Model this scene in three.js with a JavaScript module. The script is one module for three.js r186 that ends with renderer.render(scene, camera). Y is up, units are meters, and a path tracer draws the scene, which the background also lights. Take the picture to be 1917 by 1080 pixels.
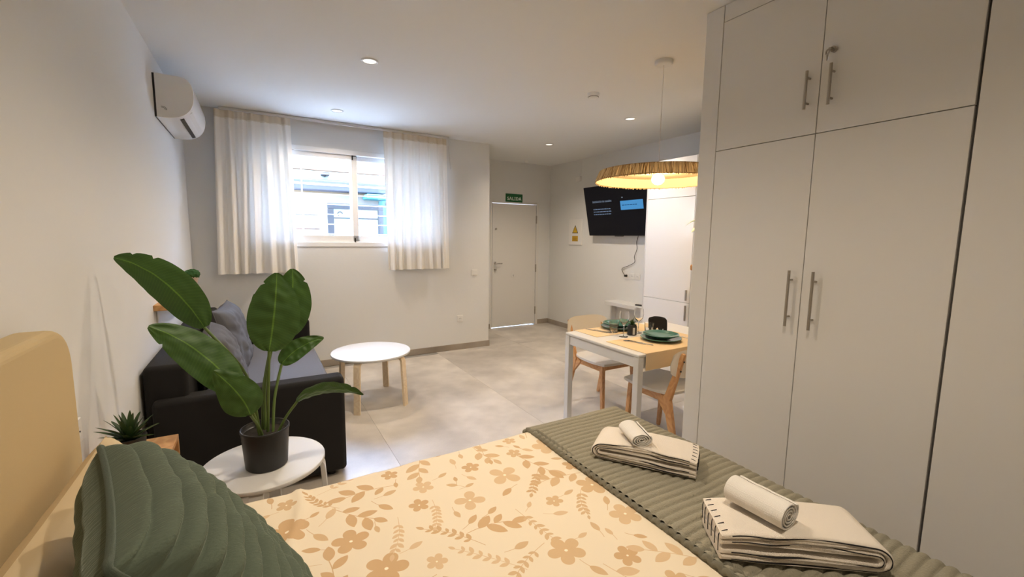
import * as THREE from 'three';
import { RoundedBoxGeometry } from 'three/addons/geometries/RoundedBoxGeometry.js';
import { mergeGeometries } from 'three/addons/utils/BufferGeometryUtils.js';
import { ImprovedNoise } from 'three/addons/math/ImprovedNoise.js';

// ---------------------------------------------------------------- camera, sky, sun, exposure
const scene = new THREE.Scene();
const camera = new THREE.PerspectiveCamera(2 * Math.atan(540 / 813.22) * 180 / Math.PI, 1917 / 1080, 0.05, 200);
{
  const yaw = 0.5297, pitch = 0.1174, roll = 0.0122;
  const fwd = new THREE.Vector3(Math.sin(yaw) * Math.cos(pitch), -Math.sin(pitch), -Math.cos(yaw) * Math.cos(pitch));
  const right = new THREE.Vector3(Math.cos(yaw), 0, Math.sin(yaw));
  const up = new THREE.Vector3().crossVectors(right, fwd);
  const r2 = right.clone().multiplyScalar(Math.cos(roll)).addScaledVector(up, Math.sin(roll));
  const u2 = up.clone().multiplyScalar(Math.cos(roll)).addScaledVector(right, -Math.sin(roll));
  const m = new THREE.Matrix4().makeBasis(r2, u2, fwd.clone().negate());
  camera.quaternion.setFromRotationMatrix(m);
  camera.position.set(0.5592, 1.5, 5.2633);
}
const renderer = new THREE.WebGLRenderer();
renderer.toneMapping = THREE.LinearToneMapping;
renderer.toneMappingExposure = 2.7;
renderer.shadowMap.enabled = true;
scene.background = new THREE.Color(0.56, 0.78, 1.2);
scene.backgroundIntensity = 21;
{ // high sun shining along the street, past the front of the building
  const sun = new THREE.DirectionalLight(new THREE.Color(1, 0.95, 0.86), 5);
  sun.position.set(-14, 19, -4.2); sun.target.position.set(1, 0, -5);
  sun.castShadow = true; sun.shadow.mapSize.set(2048, 2048);
  Object.assign(sun.shadow.camera, { left: -16, right: 16, top: 16, bottom: -16, near: 1, far: 60 });
  scene.add(sun, sun.target);
}
const WARM = new THREE.Color(1, 0.85, 0.67), H = 2.7157;
const DOWNLIGHT = 2.6, PENDANT = 0.68;

// ---------------------------------------------------------------- helpers
let seed = 12345;
const rnd = () => { seed = (seed + 0x6d2b79f5) | 0; let t = Math.imul(seed ^ (seed >>> 15), 1 | seed); t = (t + Math.imul(t ^ (t >>> 7), 61 | t)) ^ t; return ((t ^ (t >>> 14)) >>> 0) / 4294967296; };
const rr = (a, b) => a + (b - a) * rnd();
const pn = new ImprovedNoise();
const noise = (x, y, z = 0) => pn.noise(x, y, z);
const taken = new Map();
function numbered(name) { const k = taken.get(name) ?? 0; taken.set(name, k + 1); return k ? `${name}_${String(k).padStart(3, '0')}` : name; }
const V = (x, y, z) => new THREE.Vector3(x, y, z);
function prep(g) {
  const o = g.index ? g.toNonIndexed() : g;
  for (const k of Object.keys(o.attributes)) if (!['position', 'normal', 'uv'].includes(k)) o.deleteAttribute(k);
  if (!o.attributes.uv) o.setAttribute('uv', new THREE.BufferAttribute(new Float32Array(o.attributes.position.count * 2), 2));
  if (!o.attributes.normal) o.computeVertexNormals();
  o.morphAttributes = {};
  return o;
}
const join = (list) => list.length === 1 ? list[0] : mergeGeometries(list.map(prep));
function uvBox(g) { // uv in metres by the way each face points
  const p = g.attributes.position, n = g.attributes.normal, uv = new Float32Array(p.count * 2);
  for (let i = 0; i < p.count; i++) {
    const ax = Math.abs(n.getX(i)), ay = Math.abs(n.getY(i)), az = Math.abs(n.getZ(i));
    let u, v;
    if (ay >= ax && ay >= az) { u = p.getX(i); v = p.getZ(i); } else if (ax >= az) { u = p.getZ(i); v = p.getY(i); } else { u = p.getX(i); v = p.getY(i); }
    uv[i * 2] = u; uv[i * 2 + 1] = v;
  }
  g.setAttribute('uv', new THREE.BufferAttribute(uv, 2));
  return g;
}
// box between two corners
function box(x0, x1, y0, y1, z0, z1, r = 0, seg = 3) {
  const w = x1 - x0, h = y1 - y0, d = z1 - z0;
  const g = r > 0 ? new RoundedBoxGeometry(w, h, d, seg, Math.min(r, w / 2.01, h / 2.01, d / 2.01)) : new THREE.BoxGeometry(w, h, d);
  g.translate((x0 + x1) / 2, (y0 + y1) / 2, (z0 + z1) / 2);
  return uvBox(prep(g));
}
function cyl(r0, r1, h, x, y, z, seg = 24) { return new THREE.CylinderGeometry(r1, r0, h, seg).translate(x, y + h / 2, z); }
function lathe(pts, seg = 40) { return new THREE.LatheGeometry(pts.map(([r, y]) => new THREE.Vector2(r, y)), seg); }
function tube(pts, r, seg = 24, rad = 8, closed = false) {
  return new THREE.TubeGeometry(new THREE.CatmullRomCurve3(pts.map((p) => Array.isArray(p) ? V(...p) : p), closed, 'centripetal'), seg, r, rad, closed);
}
// a bar of square section tapering from a to b
function bar(a, b, w0, d0, w1 = w0, d1 = d0, roll = 0) {
  const A = V(...a), B = V(...b), len = A.distanceTo(B);
  const g = new RoundedBoxGeometry(1, 1, 1, 2, 0.12), p = g.attributes.position;
  for (let i = 0; i < p.count; i++) {
    const t = p.getY(i) + 0.5;
    p.setXYZ(i, p.getX(i) * (w0 + (w1 - w0) * t), p.getY(i) * len, p.getZ(i) * (d0 + (d1 - d0) * t));
  }
  g.computeVertexNormals();
  uvBox(g);
  g.rotateY(roll);
  g.applyQuaternion(new THREE.Quaternion().setFromUnitVectors(V(0, 1, 0), B.clone().sub(A).normalize()));
  const M = A.clone().add(B).multiplyScalar(0.5);
  return g.translate(M.x, M.y, M.z);
}
// grid surface from f(u, v) -> Vector3, uv from g(u, v)
function sheet(nu, nv, f, uvf) {
  const pos = [], uv = [], idx = [];
  for (let j = 0; j <= nv; j++) for (let i = 0; i <= nu; i++) {
    const u = i / nu, v = j / nv, p = f(u, v);
    pos.push(p.x, p.y, p.z);
    const t = uvf ? uvf(u, v, p) : [u, v];
    uv.push(t[0], t[1]);
  }
  for (let j = 0; j < nv; j++) for (let i = 0; i < nu; i++) {
    const a = j * (nu + 1) + i, b = a + 1, c = a + nu + 1, d = c + 1;
    idx.push(a, c, b, b, c, d);
  }
  const g = new THREE.BufferGeometry();
  g.setAttribute('position', new THREE.Float32BufferAttribute(pos, 3));
  g.setAttribute('uv', new THREE.Float32BufferAttribute(uv, 2));
  g.setIndex(idx);
  g.computeVertexNormals();
  return g;
}
function obj(name, geos, material, parent = scene) {
  const g = Array.isArray(geos) ? join(geos) : geos;
  const m = new THREE.Mesh(g, material);
  m.name = parent === scene ? numbered(name) : name;
  m.castShadow = m.receiveShadow = true;
  parent.add(m);
  return m;
}
function tag(o, label, category, group) { Object.assign(o.userData, { label, category }); if (group) o.userData.group = group; return o; }
function thing(name, label, category, [x, y, z] = [0, 0, 0], turn = 0, group) {
  const o = new THREE.Group(); o.name = numbered(name); scene.add(o);
  o.position.set(x, y, z); o.rotation.y = turn;
  return tag(o, label, category, group);
}
function struct(name, geos, material, label, category) {
  const o = obj(name, geos, material); o.userData.kind = 'structure';
  if (label) tag(o, label, category);
  return o;
}
function structGroup(name, label, category, p = [0, 0, 0]) { const o = thing(name, label, category, p); o.userData.kind = 'structure'; return o; }
function dup(root, [x, y, z], turn, label) {
  const r = root.clone(); r.name = numbered(root.name.replace(/_\d{3}$/, '')); scene.add(r);
  r.position.set(x, y, z); r.rotation.y = turn; r.userData = { ...root.userData };
  if (label) r.userData.label = label;
  return r;
}

// ---------------------------------------------------------------- textures
function dataTex(n, f, srgb = true, repeatPerMetre = 1) {
  const d = new Uint8Array(n * n * 4);
  for (let j = 0; j < n; j++) for (let i = 0; i < n; i++) {
    const c = f(i / n, j / n), k = (j * n + i) * 4;
    d[k] = c[0]; d[k + 1] = c[1]; d[k + 2] = c[2]; d[k + 3] = 255;
  }
  const t = new THREE.DataTexture(d, n, n);
  t.wrapS = t.wrapT = THREE.RepeatWrapping; t.magFilter = THREE.LinearFilter; t.minFilter = THREE.LinearMipmapLinearFilter; t.generateMipmaps = true;
  if (srgb) t.colorSpace = THREE.SRGBColorSpace;
  t.repeat.set(repeatPerMetre, repeatPerMetre); t.needsUpdate = true;
  return t;
}
// smooth noise that repeats after one period, f cells across
const lattice = Float32Array.from({ length: 4096 }, () => rnd() * 2 - 1);
function tn(u, v, f, s = 0) {
  f = Math.max(1, Math.round(f));
  const x = u * f, y = v * f, i = Math.floor(x), j = Math.floor(y), a = x - i, b = y - j, sa = a * a * (3 - 2 * a), sb = b * b * (3 - 2 * b);
  const h = (p, q) => lattice[((((p % f) + f) % f) * 157 + (((q % f) + f) % f) * 311 + Math.round(s * 97)) & 4095];
  return 0.75 * ((h(i, j) * (1 - sa) + h(i + 1, j) * sa) * (1 - sb) + (h(i, j + 1) * (1 - sa) + h(i + 1, j + 1) * sa) * sb);
}
const grey = (v) => { const c = Math.max(0, Math.min(255, v)); return [c, c, c]; };
const concreteTex = dataTex(768, (u, v) => {
  const w = tn(u, v, 5) * 0.35, big = 0.8 * tn(u + w * 0.3, v, 7) + 0.6 * tn(u, v + w * 0.3, 15, 4) + 0.4 * tn(u + w * 0.1, v, 31, 9) + 0.22 * tn(u, v, 73, 2);
  const vein = Math.pow(Math.max(0, 1 - Math.abs(tn(u + 0.05 * tn(u, v, 11, 3) + 0.02 * tn(u, v, 40, 6), v + 0.04 * tn(u, v, 9, 8), 5, 17)) * 40), 2) * 0.3 * Math.max(0, tn(u, v, 6, 21));
  const fine = (rnd() - 0.5) * 5;
  const k = big * 26 + vein * 55 + fine;
  return [188 + k, 180 + k, 170 + k * 0.96];
}, true, 0.27);
const plasterBump = dataTex(256, (u, v) => grey(128 + 40 * tn(u, v, 30) + 26 * tn(u, v, 70, 5)), false, 1.4);
const weaveBump = dataTex(256, (u, v) => {
  const a = Math.sin(u * 2 * Math.PI * 64), b = Math.sin(v * 2 * Math.PI * 64);
  return grey(128 + 50 * a * b + 34 * (rnd() - 0.5));
}, false, 6);
const plushBump = dataTex(256, (u, v) => grey(128 + 70 * tn(u, v, 60) + 60 * (rnd() - 0.5)), false, 6);
const terryBump = dataTex(256, (u, v) => grey(128 + 100 * (rnd() - 0.5) + 50 * Math.sin(u * 2 * Math.PI * 40)), false, 9);
const woodTex = (c0, c1) => dataTex(512, (u, v) => {
  const g = tn(u * 1, v, 7), ring = 0.5 + 0.5 * Math.sin((u * 9 + g * 1.6 + 0.3 * tn(u, v, 18, 2)) * Math.PI * 2);
  const fib = (tn(u, v, 3, 6) * 0.3 + (rnd() - 0.5) * 0.12);
  const t = Math.max(0, Math.min(1, ring * 0.55 + 0.25 + fib));
  return [0, 1, 2].map((k) => c0[k] + (c1[k] - c0[k]) * t);
}, true, 3);
const birchTex = woodTex([222, 200, 168], [236, 220, 192]);
const beechTex = woodTex([188, 136, 88], [212, 164, 114]);
const pineTex = woodTex([190, 138, 84], [214, 168, 112]);
const leafTex = dataTex(256, (u, v) => {
  const veins = Math.pow(0.5 + 0.5 * Math.cos((v * 34 + Math.abs(u - 0.5) * 6) * Math.PI * 2), 6) * 10;
  const mid = Math.abs(u - 0.5) < 0.018 ? 40 : 0, k = tn(u, v, 6) * 8 + veins + mid;
  return [52 + k, 88 + k * 1.1, 24 + k * 0.4];
});
function canvasTex(w, h, draw) {
  const c = document.createElement('canvas'); c.width = w; c.height = h;
  draw(c.getContext('2d'), w, h);
  const t = new THREE.CanvasTexture(c); t.colorSpace = THREE.SRGBColorSpace; t.anisotropy = 8;
  return t;
}
// printed cotton: cream ground, tan flowers, leaves and sprigs; 1.3 m repeat
const floralTex = canvasTex(2048, 2048, (g, W) => {
  g.fillStyle = '#e4d6bd'; g.fillRect(0, 0, W, W);
  const M = W / 1.3, tans = ['#cdae86', '#c8a67c', '#d3b690'];
  const wrap = (x, y, f) => { for (const ox of [-W, 0, W]) for (const oy of [-W, 0, W]) if (x + ox > -300 && x + ox < W + 300 && y + oy > -300 && y + oy < W + 300) { g.save(); g.translate(x + ox, y + oy); f(); g.restore(); } };
  const leaf = (len, wid) => { g.beginPath(); g.moveTo(0, 0); g.bezierCurveTo(len * 0.25, -wid, len * 0.75, -wid * 0.8, len, 0); g.bezierCurveTo(len * 0.7, wid * 0.75, len * 0.3, wid * 0.9, 0, 0); g.closePath(); g.fill(); };
  const flower = (r, n, turn) => {
    for (let k = 0; k < n; k++) { g.save(); g.rotate(turn + k / n * Math.PI * 2); g.beginPath(); g.moveTo(0, 0); g.bezierCurveTo(r * 0.35, -r * 0.55, r * 0.95, -r * 0.5, r, -r * 0.08); g.bezierCurveTo(r * 1.02, r * 0.3, r * 0.5, r * 0.5, 0, 0); g.closePath(); g.fill(); g.restore(); }
    g.save(); g.fillStyle = '#f3e8d0'; g.beginPath(); g.ellipse(0, 0, r * 0.09, r * 0.09, 0, 0, 6.283); g.fill(); g.restore();
  };
  const put = [];
  const free = (x, y, r) => { for (const [a, b, s] of put) { let dx = Math.abs(x - a), dy = Math.abs(y - b); dx = Math.min(dx, W - dx); dy = Math.min(dy, W - dy); if (dx * dx + dy * dy < (r + s) * (r + s)) return false; } put.push([x, y, r]); return true; };
  const style = () => { const c = tans[Math.floor(rnd() * 3)]; g.fillStyle = c; g.strokeStyle = c; };
  for (let k = 0, done = 0; k < 900 && done < 15; k++) { const x = rnd() * W, y = rnd() * W, r = rr(0.052, 0.068) * M, t = rnd() * 6.3; if (!free(x, y, r * 1.05)) continue; done++; style(); const n = rnd() < 0.5 ? 4 : 5; wrap(x, y, () => flower(r, n, t)); }
  for (let k = 0, done = 0; k < 900 && done < 26; k++) { const x = rnd() * W, y = rnd() * W, r = rr(0.03, 0.04) * M, t = rnd() * 6.3; if (!free(x, y, r * 1.1)) continue; done++; style(); wrap(x, y, () => flower(r, 5, t)); }
  for (let k = 0, done = 0; k < 2400 && done < 40; k++) { // sprigs
    const x = rnd() * W, y = rnd() * W, L = rr(0.12, 0.2) * M, t = rnd() * 6.3, big = rnd() < 0.55;
    const cx = x + Math.cos(t) * L / 2, cy = y + Math.sin(t) * L / 2;
    if (!free(((cx % W) + W) % W, ((cy % W) + W) % W, L * 0.36)) continue;
    done++; style();
    const n = big ? 4 : 6, bend = rr(-0.25, 0.25), sizes = Array.from({ length: n * 2 + 1 }, () => rr(0.8, 1.2));
    wrap(x, y, () => {
      g.rotate(t); g.lineWidth = big ? 4 : 3;
      g.beginPath(); g.moveTo(-L * 0.25, -bend * L * 0.2); g.quadraticCurveTo(L * 0.5, bend * L, L, 0); g.stroke();
      for (let i = 0; i <= n; i++) {
        const s = (i + 0.35) / (n + 0.35), px = L * s, py = 2 * s * (1 - s) * bend * L;
        for (const side of [-1, 1]) {
          if (i === n && side > 0) continue;
          if (big && i < n && (i % 2 ? side > 0 : side < 0)) continue;
          g.save(); g.translate(px, py); g.rotate(i === n ? 0 : side * 0.75);
          const z = sizes[i * 2 + (side > 0 ? 1 : 0)] ?? 1;
          if (big) leaf(0.062 * M * z, 0.023 * M * z); else leaf(0.026 * M * z, 0.0095 * M * z);
          g.restore();
        }
      }
    });
  }
  for (let k = 0, done = 0; k < 1600 && done < 90; k++) { const x = rnd() * W, y = rnd() * W, t = rnd() * 6.3, l = rr(0.035, 0.062) * M; if (!free(x, y, l * 0.5)) continue; done++; style(); wrap(x, y, () => { g.rotate(t); g.translate(-l / 2, 0); g.lineWidth = 3; g.beginPath(); g.moveTo(-l * 0.6, l * 0.12); g.quadraticCurveTo(-l * 0.2, 0, l * 0.2, 0); g.stroke(); leaf(l, l * 0.34); }); }
});
floralTex.wrapS = floralTex.wrapT = THREE.RepeatWrapping; floralTex.repeat.set(1 / 1.3, 1 / 1.3);

// ---------------------------------------------------------------- materials
const mat = (o) => new THREE.MeshStandardMaterial({ side: THREE.DoubleSide, ...o });
const lin = (r, g, b) => new THREE.Color().setRGB(r, g, b);
const M = {
  wall: mat({ color: lin(0.75, 0.75, 0.74), roughness: 0.92, bumpMap: plasterBump, bumpScale: 0.0008 }),
  ceiling: mat({ color: lin(0.78, 0.78, 0.77), roughness: 0.95 }),
  tile: mat({ map: concreteTex, roughness: 0.38 }),
  grout: mat({ color: lin(0.3, 0.28, 0.25), roughness: 0.9 }),
  base: mat({ map: concreteTex, color: lin(0.62, 0.58, 0.54), roughness: 0.5 }),
  white: mat({ color: lin(0.66, 0.655, 0.645), roughness: 0.45 }),
  lacquer: mat({ color: lin(0.74, 0.72, 0.69), roughness: 0.42 }),
  gloss: mat({ color: lin(0.84, 0.83, 0.81), roughness: 0.12 }),
  frame: mat({ color: lin(0.86, 0.87, 0.88), roughness: 0.35 }),
  seam: mat({ color: lin(0.12, 0.11, 0.1), roughness: 0.9 }),
  steel: mat({ color: lin(0.42, 0.38, 0.33), metalness: 0.9, roughness: 0.36 }),
  chrome: mat({ color: lin(0.6, 0.58, 0.55), metalness: 1, roughness: 0.2 }),
  black: mat({ color: lin(0.012, 0.012, 0.013), roughness: 0.45 }),
  blackMatte: mat({ color: lin(0.006, 0.006, 0.006), roughness: 0.85 }),
  plastic: mat({ color: lin(0.8, 0.79, 0.77), roughness: 0.35 }),
  sofa: mat({ color: lin(0.009, 0.008, 0.008), roughness: 0.95, bumpMap: weaveBump, bumpScale: 0.0012 }),
  sofaGrey: mat({ color: lin(0.135, 0.135, 0.148), roughness: 0.95, bumpMap: weaveBump, bumpScale: 0.0012 }),
  cushion: mat({ color: lin(0.1, 0.1, 0.108), roughness: 0.95, bumpMap: weaveBump, bumpScale: 0.001 }),
  birch: mat({ map: birchTex, roughness: 0.5 }),
  beech: mat({ map: beechTex, roughness: 0.5 }),
  pine: mat({ map: pineTex, roughness: 0.55 }),
  headboard: mat({ color: lin(0.56, 0.43, 0.235), roughness: 0.85, bumpMap: weaveBump, bumpScale: 0.0006 }),
  satin: mat({ color: lin(0.66, 0.53, 0.33), roughness: 0.6, bumpMap: weaveBump, bumpScale: 0.0005 }),
  mattress: mat({ color: lin(0.75, 0.72, 0.66), roughness: 0.9 }),
  floral: mat({ map: floralTex, roughness: 0.85, bumpMap: weaveBump, bumpScale: 0.0003 }),
  plush: new THREE.MeshPhysicalMaterial({ side: THREE.DoubleSide, color: lin(0.3, 0.275, 0.205), roughness: 0.95, sheen: 0.7, sheenColor: lin(0.4, 0.42, 0.34), sheenRoughness: 0.5, bumpMap: plushBump, bumpScale: 0.003 }),
  plushGreen: new THREE.MeshPhysicalMaterial({ side: THREE.DoubleSide, color: lin(0.09, 0.115, 0.08), roughness: 0.95, sheen: 1, sheenColor: lin(0.5, 0.56, 0.47), sheenRoughness: 0.45, bumpMap: plushBump, bumpScale: 0.0016 }),
  terry: mat({ color: lin(0.84, 0.76, 0.66), roughness: 1, bumpMap: terryBump, bumpScale: 0.002 }),
  terryWhite: mat({ color: lin(0.85, 0.81, 0.75), roughness: 1, bumpMap: terryBump, bumpScale: 0.002 }),
  stripe: mat({ color: lin(0.02, 0.018, 0.02), roughness: 1 }),
  curtain: new THREE.MeshPhysicalMaterial({ side: THREE.DoubleSide, color: lin(0.93, 0.9, 0.85), roughness: 1, transmission: 0.115, thickness: 0, ior: 1.1 }),
  curtainTape: mat({ color: lin(0.72, 0.64, 0.52), roughness: 1 }),
  leaf: new THREE.MeshPhysicalMaterial({ side: THREE.DoubleSide, map: leafTex, roughness: 0.55, transmission: 0.18, thickness: 0 }),
  stem: mat({ color: lin(0.1, 0.16, 0.035), roughness: 0.5 }),
  succulent: mat({ color: lin(0.035, 0.075, 0.02), roughness: 0.5 }),
  moss: mat({ color: lin(0.03, 0.1, 0.02), roughness: 0.9 }),
  soil: mat({ color: lin(0.02, 0.015, 0.01), roughness: 1 }),
  pot: mat({ color: lin(0.012, 0.012, 0.012), roughness: 0.4 }),
  potClay: mat({ color: lin(0.6, 0.46, 0.36), roughness: 0.6 }),
  ceramic: mat({ color: lin(0.055, 0.15, 0.115), roughness: 0.12 }),
  jute: mat({ color: lin(0.72, 0.54, 0.32), roughness: 0.95, bumpMap: weaveBump, bumpScale: 0.001 }),
  raffia: new THREE.MeshPhysicalMaterial({ side: THREE.DoubleSide, color: lin(0.68, 0.5, 0.26), roughness: 0.9, transmission: 0.14, thickness: 0, ior: 1.1 }),
  raffiaDark: mat({ color: lin(0.3, 0.17, 0.06), roughness: 0.9 }),
  raffiaPale: mat({ color: lin(0.76, 0.58, 0.32), roughness: 0.9 }),
  glass: new THREE.MeshPhysicalMaterial({ color: lin(1, 1, 1), roughness: 0.02, transmission: 1, thickness: 0.01, ior: 1.45 }),
  pane: new THREE.MeshPhysicalMaterial({ side: THREE.DoubleSide, color: lin(0.96, 0.98, 1), roughness: 0.01, transmission: 1, thickness: 0, ior: 1.45 }),
  bulb: mat({ color: lin(1, 0.9, 0.75), emissive: lin(1, 0.75, 0.42), emissiveIntensity: 0.8 }),
  lampGlow: mat({ color: lin(1, 1, 1), emissive: lin(1, 0.93, 0.82), emissiveIntensity: 0.45 }),
};

// ---------------------------------------------------------------- the room
const XT = 4.965, XC = 3.2715, ZD = -0.99, ZB = 6.4, XW = 2.7275, ZW = 3.62;
// floor slabs
{
  const fl = structGroup('floor', 'beige grey concrete look tiled floor of the flat', 'floor');
  obj('screed', box(-0.2, XT + 0.2, -0.12, -0.0035, ZD - 0.2, ZB + 0.2), M.grout, fl);
  const xs = [0, 0.104, 1.304, 2.504, 3.704, 4.904, XT], zs = [ZD, 0.1, 2.7, 5.3, ZB], J = 0.0009;
  for (let i = 0; i + 1 < xs.length; i++) for (let j = 0; j + 1 < zs.length; j++) {
    if (zs[j + 1] < 0.2 && xs[i + 1] < XC) continue;
    const g = box(xs[i] + J, xs[i + 1] - J, -0.02, 0, zs[j] + J, zs[j + 1] - J), uv = g.attributes.uv, ox = rnd() * 3, oz = rnd() * 3;
    for (let k = 0; k < uv.count; k++) uv.setXY(k, uv.getX(k) + ox, uv.getY(k) + oz);
    obj('floor_tile', g, M.tile, fl);
  }
}
struct('ceiling', box(-0.2, XT + 0.2, H, H + 0.2, ZD - 0.2, ZB + 0.2), M.ceiling, 'smooth white plaster ceiling with recessed spotlights', 'ceiling');
struct('wall_left', box(-0.2, 0, -0.12, H, -0.2, ZB + 0.2), M.wall, 'white plaster wall behind the sofa and headboard', 'wall');
const WX0 = 0.48, WX1 = 2.62, WY0 = 1.37, WY1 = 2.445;
struct('wall_window', [
  box(0, WX0, 0, H, -0.2, 0), box(WX1, XC, 0, H, -0.2, 0), box(WX0, WX1, 0, WY0, -0.2, 0), box(WX0, WX1, WY1, H, -0.2, 0),
], M.wall, 'white plaster wall around the curtained window', 'wall');
struct('wall_niche', box(XC - 0.2, XC, 0, H, ZD - 0.2, -0.2), M.wall, 'short white return wall beside the entrance door', 'wall');
const DX0 = 3.835, DX1 = 4.672, DY1 = 2.042;
struct('wall_door', [box(XC, DX0 - 0.03, 0, H, ZD - 0.2, ZD), box(DX1 + 0.05, XT, 0, H, ZD - 0.2, ZD), box(DX0 - 0.03, DX1 + 0.05, DY1 + 0.03, H, ZD - 0.2, ZD)], M.wall, 'white plaster wall holding the entrance door', 'wall');
struct('wall_right', box(XT, XT + 0.2, -0.12, H, ZD - 0.2, ZB + 0.2), M.wall, 'white plaster wall behind the television', 'wall');
struct('wall_back', box(0, XT, 0, H, ZB, ZB + 0.2), M.wall, 'white plaster wall behind the viewer', 'wall');
struct('wall_partition', box(XW + 0.56, XT, 0, H, ZW, ZW + 0.12), M.wall, 'white partition wall at the end of the kitchen', 'wall');
// skirting
{
  const b = 0.078, t = 0.012;
  struct('baseboard_window', [box(0.98, XC + t, 0, b, 0, t, 0.003)], M.base, 'grey skirting tiles below the window wall', 'baseboard');
  struct('baseboard_niche', [box(XC, XC + t, 0, b, ZD, 0, 0.003)], M.base, 'grey skirting on the short return wall', 'baseboard');
  struct('baseboard_door', [box(XC + t, DX0 - 0.035, 0, b, ZD, ZD + t, 0.003), box(DX1 + 0.055, XT, 0, b, ZD, ZD + t, 0.003)], M.base, 'grey skirting either side of the entrance door', 'baseboard');
  struct('baseboard_right', [box(XT - t, XT, 0, b, ZD + t, 1.7, 0.003)], M.base, 'grey skirting below the television wall', 'baseboard');
}

// ---------------------------------------------------------------- window with sliding sashes
{
  const w = structGroup('window_1', 'white aluminium sliding window with two sashes and grille', 'window');
  const f = 0.05;
  obj('frame', [box(WX0, WX1, WY0, WY0 + f, -0.11, 0.008, 0.004), box(WX0, WX1, WY1 - f, WY1, -0.11, 0.008, 0.004), box(WX0, WX0 + f, WY0 + f, WY1 - f, -0.11, 0.008, 0.004), box(WX1 - f, WX1, WY0 + f, WY1 - f, -0.11, 0.008, 0.004)], M.frame, w);
  const sash = (x0, x1, z0, z1) => {
    const y0 = WY0 + f, y1 = WY1 - f, s = 0.062;
    const p = obj('sash', [box(x0, x1, y0, y0 + 0.075, z0, z1, 0.003), box(x0, x1, y1 - 0.05, y1, z0, z1, 0.003), box(x0, x0 + s, y0, y1, z0, z1, 0.003), box(x1 - s, x1, y0, y1, z0, z1, 0.003)], M.frame, w);
    obj('pane', box(x0 + s - 0.01, x1 - s + 0.01, y0 + 0.065, y1 - 0.04, (z0 + z1) / 2 - 0.002, (z0 + z1) / 2 + 0.002), M.pane, p);
    return p;
  };
  sash(WX0 + f - 0.01, 1.585, -0.05, -0.02);
  sash(1.52, WX1 - f + 0.01, -0.09, -0.06);
  obj('latch', box(1.528, 1.541, 2.345, 2.395, -0.02, -0.008, 0.003), M.black, w);
  obj('latch', box(1.535, 1.549, 1.42, 1.47, -0.02, -0.008, 0.003), M.black, w);
  obj('outer_sill', box(WX0 - 0.04, WX1 + 0.04, WY0 - 0.04, WY0, -0.24, -0.11, 0.004), M.white, w);
}
// grille of bars outside the window
{
  const gr = thing('window_grille', 'white metal security grille of thin bars outside window', 'grille', [0, 0, -0.26]);
  for (let k = 0; k < 10; k++) obj('horizontal_bar', box(WX0 - 0.02, WX1 + 0.02, WY0 + 0.02 + k * 0.115, WY0 + 0.032 + k * 0.115, -0.006, 0.006, 0.003), M.frame, gr);
  for (let k = 0; k < 5; k++) obj('upright_bar', box(WX0 + 0.02 + k * 0.52, WX0 + 0.034 + k * 0.52, WY0 - 0.02, WY1 + 0.02, -0.008, 0.008, 0.003), M.frame, gr);
}
// ---------------------------------------------------------------- entrance door
{
  const d = structGroup('door_1', 'white flush entrance door with lever handle and frame', 'door', [0, 0, ZD]);
  obj('door_leaf', box(DX0, DX1, 0.012, DY1, -0.045, 0.012, 0.003), M.lacquer, d);
  const t = 0.05;
  obj('door_frame', [box(DX0 - t + 0.02, DX0 - 0.004, 0, DY1 + 0.03, -0.08, 0.008, 0.002), box(DX1 + 0.004, DX1 + 0.055, 0, DY1 + 0.03, -0.08, 0.02, 0.002), box(DX0 - 0.004, DX1 + 0.004, DY1 + 0.006, DY1 + 0.03, -0.08, 0.016, 0.002)], M.lacquer, d);
  const plate = obj('handle_plate', box(DX0 + 0.032, DX0 + 0.072, 0.93, 1.1, 0.012, 0.02, 0.006), M.chrome, d);
  obj('lever', [cyl(0.01, 0.01, 0.05, 0, 0, 0).rotateX(Math.PI / 2).translate(DX0 + 0.052, 1.07, 0.02), box(DX0 + 0.045, DX0 + 0.16, 1.062, 1.08, 0.058, 0.072, 0.006)], M.chrome, plate);
  obj('lock_cylinder', cyl(0.012, 0.012, 0.02, 0, 0, 0).rotateX(Math.PI / 2).translate(DX0 + 0.052, 0.97, 0.03), M.steel, plate);
  for (const y of [1.8, 0.98, 0.25]) obj('hinge', [cyl(0.011, 0.011, 0.13, DX1 + 0.002, y - 0.065, 0.022, 16), cyl(0.013, 0.013, 0.012, DX1 + 0.002, y - 0.006, 0.022, 16)], M.steel, d);
  obj('peephole', cyl(0.016, 0.016, 0.014, 0, 0, 0).rotateX(Math.PI / 2).translate(DX0 + 0.06, 1.63, 0.018), M.steel, d);
  obj('center_knob', [cyl(0.012, 0.012, 0.016, 0, 0, 0).rotateX(Math.PI / 2).translate(DX0 + 0.4, 0.87, 0.02), cyl(0.045, 0.045, 0.004, 0, 0, 0, 32).rotateX(Math.PI / 2).translate(DX0 + 0.4, 0.87, 0.0145)], M.lacquer, d);
}
// wooden stick lock beside the door
{
  const k = thing('door_latch_hook', 'small metal wall latch with wooden peg beside door handle', 'latch', [XC, 0.97, -0.35]);
  obj('latch_plate', box(0, 0.012, 0.03, 0.2, -0.02, 0.02, 0.004), M.steel, k);
  obj('wooden_peg', bar([0, 0.0, 0], [0.13, 0.005, 0], 0.022, 0.022), M.beech, k);
}
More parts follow.
